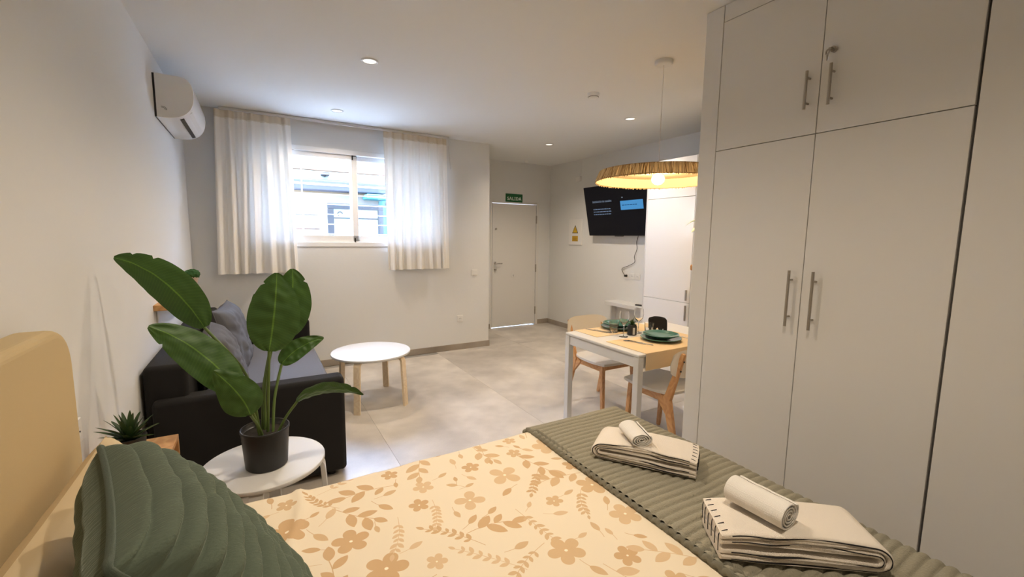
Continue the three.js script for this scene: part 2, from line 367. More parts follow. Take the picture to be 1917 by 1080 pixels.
// exit sign
{
  const t = canvasTex(512, 256, (g, w, h) => {
    g.fillStyle = '#0d5a2c'; g.fillRect(0, 0, w, h); g.fillStyle = '#dfeadf'; g.textAlign = 'center'; g.textBaseline = 'middle';
    g.font = 'bold 128px sans-serif'; g.fillText('SALIDA', w / 2, h / 2 + 4, w - 60); g.fillRect(200, 232, 140, 5);
  });
  const s = thing('exit_sign', 'green SALIDA exit sign above the entrance door', 'sign', [4.238, 2.055, ZD]);
  obj('board', box(-0.16, 0.16, 0, 0.15, 0, 0.008, 0.002), mat({ color: lin(0.01, 0.1, 0.03), roughness: 0.4 }), s);
  obj('printed_face', new THREE.PlaneGeometry(0.316, 0.146).translate(0, 0.075, 0.0086), mat({ map: t, roughness: 0.4 }), s);
}
// ---------------------------------------------------------------- switches, outlets, small wall fittings
function wallPlate(name, label, category, p, turn, kind) {
  const g = thing(name, label, category, p, turn);
  obj('plate', box(-0.042, 0.042, -0.042, 0.042, 0, 0.009, 0.004), M.plastic, g);
  if (kind === 'switch') obj('rocker', box(-0.028, 0.028, -0.028, 0.028, 0.009, 0.014, 0.003), M.plastic, g);
  else {
    obj('socket_well', lathe([[0.0, 0.0092], [0.019, 0.0092], [0.021, 0.013], [0.023, 0.0092]], 24).rotateX(Math.PI / 2), M.plastic, g);
    for (const s of [-1, 1]) obj('contact_hole', cyl(0.003, 0.003, 0.002, 0, 0, 0, 12).rotateX(Math.PI / 2).translate(s * 0.0095, 0, 0.0105), M.black, g);
  }
  return g;
}
wallPlate('light_switch', 'white square light switch on wall left of door niche', 'switch', [3.053, 1.026, 0], 0, 'switch');
wallPlate('wall_outlet', 'white wall socket low on wall below light switch', 'outlet', [2.843, 0.419, 0], 0, 'outlet');
wallPlate('wall_outlet', 'white wall socket on left wall beside headboard', 'outlet', [0, 0.83, 3.33], Math.PI / 2, 'outlet');
for (let k = 0; k < 3; k++) wallPlate('wall_outlet', ['white wall socket under television with black plug in it', 'middle white wall socket of the row under television', 'white wall socket under television nearest the tall cupboard'][k], 'outlet', [XT, 0.99, 0.89 + k * 0.1], -Math.PI / 2, 'outlet').userData.group = 'sockets in a row under the television';
{
  const c = thing('television_cable', 'thin dark cable hanging from television to wall socket', 'cable');
  obj('cord', tube([[XT - 0.02, 1.56, 1.09], [XT - 0.012, 1.46, 1.05], [XT - 0.012, 1.36, 1.06], [XT - 0.012, 1.26, 1.02], [XT - 0.012, 1.19, 1.03], [XT - 0.015, 1.13, 0.92], [XT - 0.015, 1.08, 0.8], [XT - 0.02, 1.03, 0.83], [XT - 0.035, 0.995, 0.885]], 0.004, 60, 8), mat({ color: lin(0.06, 0.05, 0.045), roughness: 0.6 }), c);
  obj('plug', cyl(0.017, 0.014, 0.035, 0, 0, 0, 20).rotateZ(Math.PI / 2).translate(XT - 0.01, 0.99, 0.89), M.black, c);
}
{ // consumer unit with warning labels
  const t = canvasTex(128, 128, (g) => { g.fillStyle = '#c9a013'; g.fillRect(0, 0, 128, 128); g.fillStyle = '#8a5a10'; for (let k = 0; k < 5; k++) g.fillRect(14, 22 + k * 20, 100 - (k % 2) * 22, 7); });
  const f = thing('fuse_box', 'white fuse box cover with yellow electric warning labels', 'fuse box', [XT, 1.39, -0.262], -Math.PI / 2);
  obj('cover', box(-0.165, 0.165, 0, 0.405, 0, 0.016, 0.006), M.plastic, f);
  obj('cover_lip', box(-0.15, 0.15, 0.36, 0.372, 0.016, 0.022, 0.002), M.plastic, f);
  const tri = new THREE.Shape([new THREE.Vector2(-0.075, 0), new THREE.Vector2(0.075, 0), new THREE.Vector2(0, 0.13)]);
  obj('warning_border', new THREE.ExtrudeGeometry(tri, { depth: 0.001, bevelEnabled: false }).translate(0, 0.185, 0.0165), M.black, f);
  const tri2 = new THREE.Shape([new THREE.Vector2(-0.056, 0), new THREE.Vector2(0.056, 0), new THREE.Vector2(0, 0.097)]);
  obj('warning_triangle', new THREE.ExtrudeGeometry(tri2, { depth: 0.001, bevelEnabled: false }).translate(0, 0.196, 0.0178), mat({ color: lin(0.75, 0.48, 0.02), roughness: 0.5 }), f);
  const bolt = new THREE.Shape([[0.002, 0.064], [-0.012, 0.03], [-0.002, 0.033], [-0.006, 0.008], [0.01, 0.04], [0.0, 0.037], [0.008, 0.064]].map(([a, b]) => new THREE.Vector2(a, b)));
  obj('lightning_mark', new THREE.ExtrudeGeometry(bolt, { depth: 0.001, bevelEnabled: false }).translate(0, 0.2, 0.019), M.black, f);
  obj('text_label', new THREE.PlaneGeometry(0.145, 0.085).translate(0, 0.1, 0.0168), mat({ map: t, roughness: 0.5 }), f);
}
{
  const s = thing('alarm_sounder', 'small white square box high on television wall', 'sensor', [XT, 2.375, -0.2], -Math.PI / 2);
  obj('housing', box(-0.05, 0.05, 0, 0.075, 0, 0.045, 0.008), M.plastic, s);
  obj('cable', tube([[0.03, 0.07, 0.004], [0.035, 0.2, 0.004], [0.03, H - 2.375, 0.004]], 0.003, 12, 6), M.plastic, s);
}
{
  const s = thing('smoke_detector', 'round white smoke detector on ceiling near pendant lamp', 'smoke detector', [3.078, H, 2.285]);
  obj('body', lathe([[0, -0.045], [0.03, -0.045], [0.046, -0.03], [0.05, -0.012], [0.05, 0]], 32), M.plastic, s);
  obj('vent_ring', new THREE.TorusGeometry(0.043, 0.003, 8, 32).rotateX(Math.PI / 2).translate(0, -0.03, 0), M.seam, s);
  const q = thing('ceiling_sensor', 'tiny white round sensor on ceiling before entrance door', 'sensor', [4.338, H, -0.79]);
  obj('body', lathe([[0, -0.03], [0.02, -0.028], [0.03, -0.015], [0.032, 0]], 24), M.plastic, q);
}
// ---------------------------------------------------------------- recessed ceiling spots
{
  const ring = lathe([[0.044, 0.0], [0.046, -0.007], [0.058, -0.006], [0.06, 0]], 36);
  const disc = new THREE.CircleGeometry(0.045, 32).rotateX(Math.PI / 2).translate(0, -0.003, 0);
  const spots = [
    [1.303, 1.978, 'recessed round ceiling spot nearest the viewer, over the coffee table'], [1.302, 0.548, 'recessed round ceiling spot in front of the curtained window'],
    [3.908, 1.89, 'recessed round ceiling spot above the tall white cupboard'], [3.927, 0.428, 'recessed round ceiling spot nearest the entrance door'],
    [1.303, 3.42, 'recessed round ceiling spot above the bed edge, out of view'], [1.303, 4.86, 'recessed round ceiling spot above the bed centre, out of view'],
  ];
  for (const [x, z, label] of spots) {
    const s = thing('ceiling_spotlight', label, 'spotlight', [x, H, z], 0, 'recessed ceiling spots');
    obj('trim_ring', ring, M.white, s);
    obj('light_lens', disc, M.lampGlow, s);
    const l = new THREE.SpotLight(WARM, DOWNLIGHT, 0, 1.25, 1, 2);
    l.position.set(x, H - 0.012, z); l.target.position.set(x, 0, z);
    l.castShadow = true; l.shadow.radius = 1.5; l.shadow.mapSize.set(1024, 1024);
    scene.add(l, l.target);
  }
}
// ---------------------------------------------------------------- curtains and rail
{
  const r = thing('curtain_rail', 'white ceiling curtain track with pull cord over window', 'curtain rail');
  obj('track', box(0.3, 2.66, H - 0.03, H - 0.003, 0.075, 0.105, 0.004), M.white, r);
  obj('pull_cord', tube([[2.655, H - 0.02, 0.09], [2.66, 2.55, 0.09], [2.685, 2.33, 0.09]], 0.006, 16, 8), M.white, r);
  const curtain = (label, t0, t1, b0, b1, folds, ph) => {
    const c = thing('curtain', label, 'curtain', [0, 0, 0], 0, 'sheer white curtains');
    const f = (lift, y0, y1) => (u, v) => {
      const y = y1 + (y0 - y1) * v, k = (2.68 - y) / 1.58;
      const warp = u + 0.03 * Math.sin(u * 9 + ph) * k;
      const x = (t0 + (t1 - t0) * warp) * (1 - k) + (b0 + (b1 - b0) * warp) * k;
      const a = 0.016 + 0.024 * k, w = Math.sin(u * folds * 6.283 + ph) + 0.45 * Math.sin(u * folds * 1.7 * 6.283 + ph * 2);
      return V(x + 0.012 * k * Math.sin(u * 30 + ph), y, 0.09 + a * w * 0.75 + lift);
    };
    obj('cloth', sheet(220, 36, f(0, 1.1, 2.62)), M.curtain, c);
    obj('header_tape', sheet(220, 3, f(0, 2.61, 2.685)), M.curtainTape, c);
    obj('hem', sheet(220, 2, f(0.002, 1.098, 1.135)), M.curtain, c);
  };
  curtain('sheer white curtain left of window, above the sofa', 0.262, 0.915, 0.2, 0.94, 6.5, 0.4);
  curtain('sheer white curtain right of window, beside the door niche', 1.86, 2.63, 1.855, 2.685, 7.5, 2.1);
}
// ---------------------------------------------------------------- air conditioner
{
  const a = thing('air_conditioner', 'white split air conditioner mounted high on left wall', 'air conditioner', [0, 2.29, 0.97]);
  const prof = (s) => { const p = new THREE.Shape(); p.moveTo(0.014, 0.285); p.lineTo(0.15, 0.28); p.bezierCurveTo(0.205, 0.275, 0.222, 0.23, 0.222, 0.17); p.bezierCurveTo(0.222, 0.09, 0.19, 0.035, 0.125, 0.012); p.bezierCurveTo(0.09, 0.002, 0.05, 0, 0.014, 0.002); p.closePath(); return p; };
  obj('body', new THREE.ExtrudeGeometry(prof(), { depth: 0.8, bevelEnabled: true, bevelSize: 0.004, bevelThickness: 0.006, bevelSegments: 3, curveSegments: 24 }).translate(0, 0, -0.4), M.gloss, a);
  obj('mounting_plate', box(0, 0.014, 0.0, 0.285, -0.405, 0.405), M.black, a);
  const q = new THREE.Quaternion().setFromAxisAngle(V(0, 0, 1), 0.42);
  obj('air_outlet', new THREE.BoxGeometry(0.026, 0.012, 0.68).applyQuaternion(q).translate(0.142, 0.0155, 0), M.black, a);
  obj('louver_blade', new THREE.BoxGeometry(0.05, 0.004, 0.7).applyQuaternion(new THREE.Quaternion().setFromAxisAngle(V(0, 0, 1), 0.72)).translate(0.186, 0.049, 0), M.gloss, a);
  obj('bottom_seam', box(0.05, 0.053, -0.002, 0.002, -0.38, 0.34), M.seam, a);
  obj('badge', [0.014, 0.022].map((r) => new THREE.TorusGeometry(r, 0.0012, 6, 20, 1.9).translate(0.045, 0.05, 0.408)), M.seam, a);
}
// ---------------------------------------------------------------- sofa
{
  const s = thing('sofa', 'black and grey corner-armed sofa bed against left wall', 'sofa', [0, 0, 0]);
  obj('base', box(0.06, 0.965, 0.03, 0.3, 0.44, 2.37, 0.02), M.sofa, s);
  obj('seat', box(0.2, 0.985, 0.3, 0.445, 0.44, 2.365, 0.035, 4), M.sofaGrey, s);
  obj('front_drawer', box(0.965, 1.0, 0.06, 0.3, 0.46, 2.36, 0.015), M.sofa, s);
  obj('armrest', box(0.05, 0.985, 0.03, 0.635, 2.37, 2.505, 0.028, 4), M.sofa, s);
  obj('armrest', box(0.05, 0.985, 0.03, 0.635, 0.3, 0.435, 0.028, 4), M.sofa, s);
  obj('backrest', box(0.015, 0.205, 0.3, 0.81, 0.32, 2.45, 0.03, 4), M.sofa, s);
  for (const [x, z] of [[0.12, 0.36], [0.9, 0.36], [0.12, 2.44], [0.9, 2.44]]) obj('foot', cyl(0.025, 0.025, 0.03, x, 0, z, 16), M.black, s);
}
// soft pillow: w along x, h along y, thickness t along z, seam round the edge
function pillowGeo(w, h, t, n = 40, wr = 0.01, pinch = 0.1, ribs = 0, ribAmp = 0, sd = 0) {
  const len = [0], dep = (a) => t * 0.5 * Math.pow(Math.max(0, 1 - a * a * a * a), 0.5);
  for (let k = 1; k <= 200; k++) len.push(len[k - 1] + Math.hypot(w / 200, dep(k / 100 - 1) - dep(k / 100 - 1.01)));
  const arc = (u) => { const q = u * 200, k = Math.min(199, Math.floor(q)); return (len[k] + (len[k + 1] - len[k]) * (q - k)) / len[200]; };
  const face = (s) => sheet(ribs ? Math.max(n, ribs * 14) : n, n, (u, v) => {
    const a = u * 2 - 1, b = v * 2 - 1;
    const ex = 1 - pinch * (1 - Math.cos(b * Math.PI)) * 0.0 - pinch * Math.pow(1 - b * b, 1) * 0.55, ey = 1 - pinch * Math.pow(1 - a * a, 1) * 0.55;
    const prof = Math.pow(Math.max(0, 1 - a * a * a * a), 0.5) * Math.pow(Math.max(0, 1 - b * b * b * b), 0.5);
    let d = t * 0.5 * prof;
    d += wr * prof * (noise(a * 2.2 + sd, b * 2.2, s + sd) + 0.5 * noise(a * 5 + sd, b * 5, s * 2 + 4));
    if (ribs) d += ribAmp * Math.pow(Math.abs(Math.sin(arc(u) * ribs * Math.PI)), 0.7) * Math.min(1, prof * 2.5);
    return V(a * w / 2 * ex, b * h / 2 * ey, s * d);
  }, (u, v) => [u * w, v * h]);
  return [face(1), face(-1)];
}
const pillowEdge = (w, h, pinch, r) => {
  const pts = [];
  for (let k = 0; k < 64; k++) {
    const side = Math.floor(k / 16), f = (k % 16) / 16 * 2 - 1;
    const [a, b] = [[f, -1], [1, f], [-f, 1], [-1, -f]][side];
    pts.push(V(a * w / 2 * (1 - pinch * (1 - b * b) * 0.55), b * h / 2 * (1 - pinch * (1 - a * a) * 0.55), 0));
  }
  return tube(pts, r, 160, 6, true);
};
// sofa back cushions
{
  const mk = (label, x, y, z, ry, rx, w, h, sd) => {
    const c = thing('sofa_cushion', label, 'cushion', [x, y, z], 0, 'grey cushions on the sofa');
    c.rotation.set(0, Math.PI / 2 + ry, 0); c.rotateX(rx);
    obj('cover', pillowGeo(w, h, 0.2, 40, 0.022, 0.12, 0, 0, sd), M.cushion, c);
    obj('piping', pillowEdge(w, h, 0.12, 0.004), M.cushion, c);
  };
  mk('grey sofa cushion nearest the tall plant', 0.34, 0.66, 1.95, 0.06, -0.3, 0.58, 0.5, 1.2);
  mk('grey sofa cushion farther back, near the window wall', 0.35, 0.69, 1.3, -0.1, -0.22, 0.6, 0.54, 5.7);
}
// ---------------------------------------------------------------- bentwood tables
function bentTable(name, label, [cx, cz], r, h, turn, legs) {
  const t = thing(name, label, 'table', [cx, 0, cz], turn);
  obj('table_top', lathe([[0, h - 0.02], [r - 0.004, h - 0.02], [r, h - 0.016], [r, h - 0.004], [r - 0.003, h], [0, h]], 72), M.white, t);
  for (const a of legs) {
    const g = [], R = r * 1.0, w = 0.052, th = 0.018;
    // bent strip: from under the top outwards, over a curve, down to the floor
    const path = [];
    path.push([r * 0.5, h - 0.029]); path.push([R - 0.05, h - 0.029]);
    for (let k = 0; k <= 6; k++) { const q = k / 6 * Math.PI / 2; path.push([R - 0.045 + 0.035 * Math.sin(q), h - 0.064 + 0.035 * Math.cos(q)]); }
    path.push([R + 0.012, 0]);
    const strip = (o) => path.map(([x, y], i) => { const p0 = path[Math.max(0, i - 1)], p1 = path[Math.min(path.length - 1, i + 1)], dx = p1[0] - p0[0], dy = p1[1] - p0[1], l = Math.hypot(dx, dy); return new THREE.Vector2(x - dy / l * o, y + dx / l * o); });
    const A = strip(th / 2), B = strip(-th / 2).reverse(), sh = new THREE.Shape([...A, ...B]);
    g.push(new THREE.ExtrudeGeometry(sh, { depth: w, bevelEnabled: true, bevelSize: 0.0015, bevelThickness: 0.0015, bevelSegments: 1 }).translate(0, 0, -w / 2).rotateY(-a));
    obj('leg', uvBox(prep(g[0])), name === 'side_table' ? M.white : M.birch, t);
  }
  return t;
}
bentTable('coffee_table', 'round white coffee table with birch bentwood legs beside sofa', [1.41, 1.29], 0.345, 0.46, 0, [2.14, 0.88, -0.98, -2.25]);
bentTable('side_table', 'small round white side table holding the tall plant', [0.54, 3.035], 0.258, 0.45, 0, [0.15, 1.72, 3.29, 4.86]);

// ---------------------------------------------------------------- tall leafy plant
{
  const pl = thing('potted_plant', 'tall bird of paradise plant in black pot on side table', 'plant', [0.55, 0.45, 3.07]);
  obj('pot', lathe([[0, 0.001], [0.082, 0.001], [0.086, 0.006], [0.097, 0.165], [0.1, 0.17], [0.1, 0.18], [0.094, 0.18], [0.09, 0.15], [0, 0.15]], 48), M.pot, pl);
  obj('soil', new THREE.CircleGeometry(0.09, 32).rotateX(-Math.PI / 2).translate(0, 0.155, 0), M.soil, pl);
  const O = V(0.55, 0.45, 3.07);
  // blade from base to tip with its own width direction; notches torn into the edge
  function blade(base, mid, tip, width, side, fold, curl, notch, sd) {
    const A = V(...base).sub(O), C = V(...tip).sub(O), Mm = V(...mid).sub(O);
    const curve = new THREE.QuadraticBezierCurve3(A, Mm.clone().multiplyScalar(2).sub(A.clone().add(C).multiplyScalar(0.5)), C);
    const S0 = V(...side).normalize();
    return sheet(20, 44, (u, v) => {
      const p = curve.getPoint(v), T = curve.getTangent(v), S = S0.clone().addScaledVector(T, -S0.dot(T)).normalize(), N = new THREE.Vector3().crossVectors(T, S);
      const a = u * 2 - 1;
      let w = width * Math.pow(Math.sin(Math.PI * Math.pow(Math.min(1, v * 0.985 + 0.008), 0.72)), 0.62);
      for (const [nv, ns] of notch) { if (Math.sign(a) === ns) w *= 1 - 0.22 * Math.exp(-Math.pow((v - nv) / 0.012, 2)); }
      const rip = 0.006 * noise(v * 9 + sd, a * 2, sd);
      return p.clone().addScaledVector(S, a * w).addScaledVector(N, fold * Math.abs(a) * w + curl * a * a * w + rip);
    }, (u, v) => [u, v]);
  }
  const leaves = [
    { b: [0.344, 1.095, 2.99], m: [0.215, 1.3, 2.98], t: [0.066, 1.401, 2.98], w: 0.08, s: [0.66, 0.74, 0.1], f: 0.12, c: 0.1, n: [[0.7, 1], [0.86, 1]], mt: 'leaf', st: [[-0.02, 0.15, 0], [-0.06, 0.42, -0.03], [-0.206, 0.645, -0.08]] },
    { b: [0.47, 0.821, 3.13], m: [0.33, 1.02, 3.12], t: [0.18, 1.14, 3.13], w: 0.082, s: [0.5, 0.7, -0.5], f: 0.15, c: 0.05, n: [[0.8, -1]], mt: 'leaf', st: [[-0.02, 0.15, 0.03], [-0.04, 0.26, 0.04], [-0.08, 0.371, 0.06]] },
    { b: [0.5, 0.745, 3.2], m: [0.462, 0.845, 3.21], t: [0.383, 0.953, 3.2], w: 0.075, s: [0.8, 0.55, -0.1], f: 0.1, c: 0.08, n: [[0.72, 1]], mt: 'leaf', st: [[-0.01, 0.15, 0.04], [-0.025, 0.22, 0.08], [-0.05, 0.295, 0.13]] },
    { b: [0.582, 0.985, 3.1], m: [0.612, 1.17, 3.09], t: [0.628, 1.33, 3.07], w: 0.105, s: [1, -0.22, 0.12], f: 0.12, c: 0.05, n: [[0.84, -1], [0.9, 1]], mt: 'leaf', st: [[0.01, 0.15, 0], [0.02, 0.34, 0.02], [0.032, 0.535, 0.03]] },
    { b: [0.605, 1.02, 3.0], m: [0.68, 1.18, 2.99], t: [0.695, 1.34, 2.98], w: 0.1, s: [1, -0.2, -0.1], f: 0.1, c: -0.05, n: [[0.82, 1]], mt: 'leaf', st: [[0.0, 0.15, -0.03], [0.01, 0.36, -0.06], [0.055, 0.57, -0.07]] },
    { b: [0.59, 0.97, 2.95], m: [0.575, 1.1, 2.92], t: [0.54, 1.22, 2.88], w: 0.07, s: [1, 0.2, 0.2], f: 0.1, c: 0, n: [], mt: 'leaf', st: [[-0.01, 0.15, -0.04], [0.0, 0.32, -0.08], [0.04, 0.52, -0.12]] },
    { b: [0.631, 0.892, 3.0], m: [0.71, 0.962, 3.0], t: [0.819, 1.0, 3.0], w: 0.047, s: [-0.45, 0.8, -0.4], f: 0.18, c: 0, n: [], mt: 'leaf', st: [[0.03, 0.15, 0.01], [0.045, 0.3, -0.03], [0.081, 0.442, -0.07]] },
    { b: [0.682, 0.741, 3.12], m: [0.82, 0.775, 3.12], t: [0.974, 0.722, 3.12], w: 0.055, s: [0.05, 0.72, 0.66], f: -0.1, c: -0.1, n: [[0.8, 1]], mt: 'leaf', st: [[0.05, 0.15, 0.02], [0.085, 0.22, 0.03], [0.132, 0.291, 0.05]] },
  ];
  leaves.forEach((l, i) => {
    const st = obj('stem', tube(l.st, 0.0062, 24, 8), M.stem, pl);
    obj('leaf_blade', blade(l.b, l.m, l.t, l.w, l.s, l.f, l.c, l.n, i * 3.7), M[l.mt], st);
  });
}
// spiky succulent
function spiky(parent, r, n, len, y) {
  for (let k = 0; k < n; k++) {
    const a = k * 2.399, tilt = 0.15 + 1.05 * (k / n), L = len * (1 - 0.25 * (k / n)) * rr(0.85, 1.12);
    const d = V(Math.cos(a) * Math.sin(tilt), Math.cos(tilt), Math.sin(a) * Math.sin(tilt)), s = V(-Math.sin(a), 0, Math.cos(a));
    const g = sheet(4, 10, (u, v) => {
      const q = u * 2 - 1, w = r * 0.14 * Math.pow(1 - v, 0.6) * (0.6 + 0.8 * Math.sin(Math.min(1, v * 1.4 + 0.15) * Math.PI / 2));
      return V(0, y, 0).addScaledVector(d, L * v).addScaledVector(s, q * w).add(V(Math.cos(a) * 0.25 * L * v * v * Math.sin(tilt) * 0.4, -0.12 * L * v * v + Math.abs(q) * w * 0.5, Math.sin(a) * 0.25 * L * v * v * Math.sin(tilt) * 0.4));
    });
    obj('leaf', g, M.succulent, parent);
  }
}
// ---------------------------------------------------------------- nightstand, small succulent
{
  const n = thing('nightstand', 'open pine box nightstand between bed and sofa', 'nightstand', [0, 0, 0]);
  const y1 = 0.655, y0 = 0.2, z0 = 3.035, z1 = 3.5, x1 = 0.232, t = 0.018;
  obj('top', box(0.002, x1, y1 - t, y1, z0, z1, 0.002), M.pine, n);
  obj('bottom', box(0.002, x1, y0, y0 + t, z0, z1, 0.002), M.pine, n);
  obj('side', box(0.002, x1, y0 + t, y1 - t, z0, z0 + t, 0.002), M.pine, n);
  obj('side', box(0.002, x1, y0 + t, y1 - t, z1 - t, z1, 0.002), M.pine, n);
  obj('back', box(0.002, 0.012, y0 + t, y1 - t, z0 + t, z1 - t), M.pine, n);
  for (const [x, z] of [[0.03, z0 + 0.03], [x1 - 0.03, z0 + 0.03], [0.03, z1 - 0.03], [x1 - 0.03, z1 - 0.03]]) obj('leg', cyl(0.012, 0.016, y0, x, 0, z, 12), M.pine, n);
  const p = thing('succulent', 'small spiky succulent in black pot on nightstand', 'plant', [0.12, y1, 3.25]);
  obj('pot', lathe([[0, 0.001], [0.038, 0.001], [0.05, 0.1], [0.052, 0.102], [0.05, 0.105], [0.046, 0.095], [0, 0.09]], 32), M.pot, p);
  spiky(p, 0.07, 30, 0.13, 0.085);
}
// wooden wall shelf with moss ball plant
{
  const s = thing('wall_shelf', 'narrow wooden shelf on left wall above the sofa', 'shelf', [0, 1.03, 1.45]);
  obj('board', box(0.0, 0.11, 0, 0.036, -0.72, 0.5, 0.004), M.pine, s);
  for (const z of [-0.35, 0.42]) obj('bracket', [box(0, 0.008, -0.13, 0, z - 0.012, z + 0.012, 0.002), box(0, 0.09, -0.008, 0, z - 0.012, z + 0.012, 0.002)], M.white, s);
  const p = thing('moss_plant', 'round green moss plant in pale pot on wall shelf', 'plant', [0.075, 1.066, 0.78]);
  obj('pot', lathe([[0, 0.001], [0.03, 0.001], [0.044, 0.07], [0.046, 0.075], [0.04, 0.07], [0, 0.065]], 28), M.potClay, p);
  const ball = new THREE.IcosahedronGeometry(0.058, 5), q = ball.attributes.position;
  for (let i = 0; i < q.count; i++) { const x = q.getX(i), y = q.getY(i), z = q.getZ(i), k = 1 + 0.16 * noise(x * 60, y * 60, z * 60) + 0.1 * noise(x * 160, y * 160, z * 160); q.setXYZ(i, x * k, y * k * 0.72, z * k); }
  ball.computeVertexNormals();
  obj('moss_ball', ball.translate(0, 0.095, 0), M.moss, p);
}
// ---------------------------------------------------------------- bed
const BY = 0.565, BZ0 = 3.6, BZ1 = 5.12, BX1 = 2.2;
{
  const b = thing('bed', 'double bed with upholstered base under the floral duvet', 'bed', [0, 0, 0]);
  obj('base', box(0.12, BX1 - 0.03, 0.08, 0.3, BZ0 + 0.02, BZ1 - 0.02, 0.02), M.headboard, b);
  obj('mattress', box(0.12, BX1 - 0.01, 0.3, 0.55, BZ0 + 0.01, BZ1 - 0.01, 0.05, 4), M.mattress, b);
  for (const [x, z] of [[0.2, BZ0 + 0.1], [BX1 - 0.12, BZ0 + 0.1], [0.2, BZ1 - 0.1], [BX1 - 0.12, BZ1 - 0.1]]) obj('leg', cyl(0.025, 0.025, 0.08, x, 0, z, 16), M.black, b);
  // padded headboard with rounded upper corners
  const s = new THREE.Shape(), z0 = 3.59, z1 = 5.2, R = 0.13, top = 1.245;
  s.moveTo(z0, 0.1); s.lineTo(z0, top - R); s.quadraticCurveTo(z0, top, z0 + R, top); s.lineTo(z1 - R, top); s.quadraticCurveTo(z1, top, z1, top - R); s.lineTo(z1, 0.1); s.closePath();
  const hb = new THREE.ExtrudeGeometry(s, { depth: 0.045, bevelEnabled: true, bevelThickness: 0.022, bevelSize: 0.022, bevelOffset: -0.022, bevelSegments: 5, curveSegments: 16 });
  hb.rotateY(-Math.PI / 2).scale(-1, 1, 1);   // depth runs along +x from the wall
  hb.translate(0.024, 0, 0);
  const ix = hb.index; if (ix) { const a = ix.array; for (let i = 0; i < a.length; i += 3) { const t = a[i]; a[i] = a[i + 1]; a[i + 1] = t; } } else { const p = hb.attributes.position; for (let i = 0; i < p.count; i += 3) { const t = [p.getX(i), p.getY(i), p.getZ(i)]; p.setXYZ(i, p.getX(i + 1), p.getY(i + 1), p.getZ(i + 1)); p.setXYZ(i + 1, ...t); } }
  hb.computeVertexNormals();
  tag(obj('headboard', uvBox(prep(hb)), M.headboard), 'beige padded headboard with rounded corners on left wall', 'headboard');
}
// cloth lying on the bed: flat top with the edges bent down
function drape({ x0, x1, z0, z1, y, dropX0 = 0, dropX1 = 0, dropZ0 = 0, dropZ1 = 0, R = 0.05, nu, nv, lift = () => 0, uvf }) {
  const bend = (s, L, d0, d1) => { // arc length s measured from the start of the cloth -> [offset along, drop]
    const out = (e) => { const q = R * Math.PI / 2; if (e <= 0) return [0, 0]; if (e < q) { const a = e / R; return [R * Math.sin(a), R * (1 - Math.cos(a))]; } return [R, R + e - q]; };
    const a = d0 ? d0 : 0, flat = L - (d0 ? R : 0) - (d1 ? R : 0), t = s - (d0 || 0);
    if (t < 0) { const [o, dr] = out(-t); return [(d0 ? R : 0) - o, dr]; }
    if (t > flat) { const [o, dr] = out(t - flat); return [(d0 ? R : 0) + flat + o, dr]; }
    return [(d0 ? R : 0) + t, 0];
  };
  const LX = x1 - x0, LZ = z1 - z0, SX = dropX0 + dropX1 + LX - (dropX0 ? R : 0) - (dropX1 ? R : 0), SZ = dropZ0 + dropZ1 + LZ - (dropZ0 ? R : 0) - (dropZ1 ? R : 0);
  const at = (u, v) => { const [ox, dx] = bend(u * SX, LX, dropX0, dropX1), [oz, dz] = bend(v * SZ, LZ, dropZ0, dropZ1); const d = Math.max(dx, dz); return V(x0 + ox, y - d, z0 + oz); };
  return sheet(nu, nv, (u, v) => {
    const p = at(u, v), e = 0.002, a = at(Math.min(1, u + e), v).sub(at(Math.max(0, u - e), v)), b = at(u, Math.min(1, v + e)).sub(at(u, Math.max(0, v - e)));
    const n = new THREE.Vector3().crossVectors(b, a).normalize();
    if (!isFinite(n.x) || n.lengthSq() < 0.5) n.set(0, 1, 0);
    return p.addScaledVector(n, lift(u * SX, v * SZ, p));
  }, (u, v) => uvf ? uvf(u * SX, v * SZ) : [u * SX, v * SZ]);
}
tag(obj('duvet', drape({ x0: 0.3, x1: BX1 + 0.01, z0: BZ0 - 0.018, z1: BZ1 + 0.018, y: BY + 0.012, dropX1: 0.25, dropZ0: 0.3, dropZ1: 0.3, R: 0.05, nu: 150, nv: 160,
  lift: (s, t, p) => { const flat = p.y > BY - 0.02 ? 1 : 0.5; return 0.006 + flat * (0.007 * noise(p.x * 2.6, p.z * 2.6, 1.5) + 0.004 * noise(p.x * 7, p.z * 7, 4.2)) + 0.012 * Math.exp(-Math.pow((p.x - 0.62 - 0.03 * Math.sin(p.z * 9)) / 0.018, 2)); } }), M.floral),
'cream duvet cover printed with tan flowers and leaves', 'duvet');
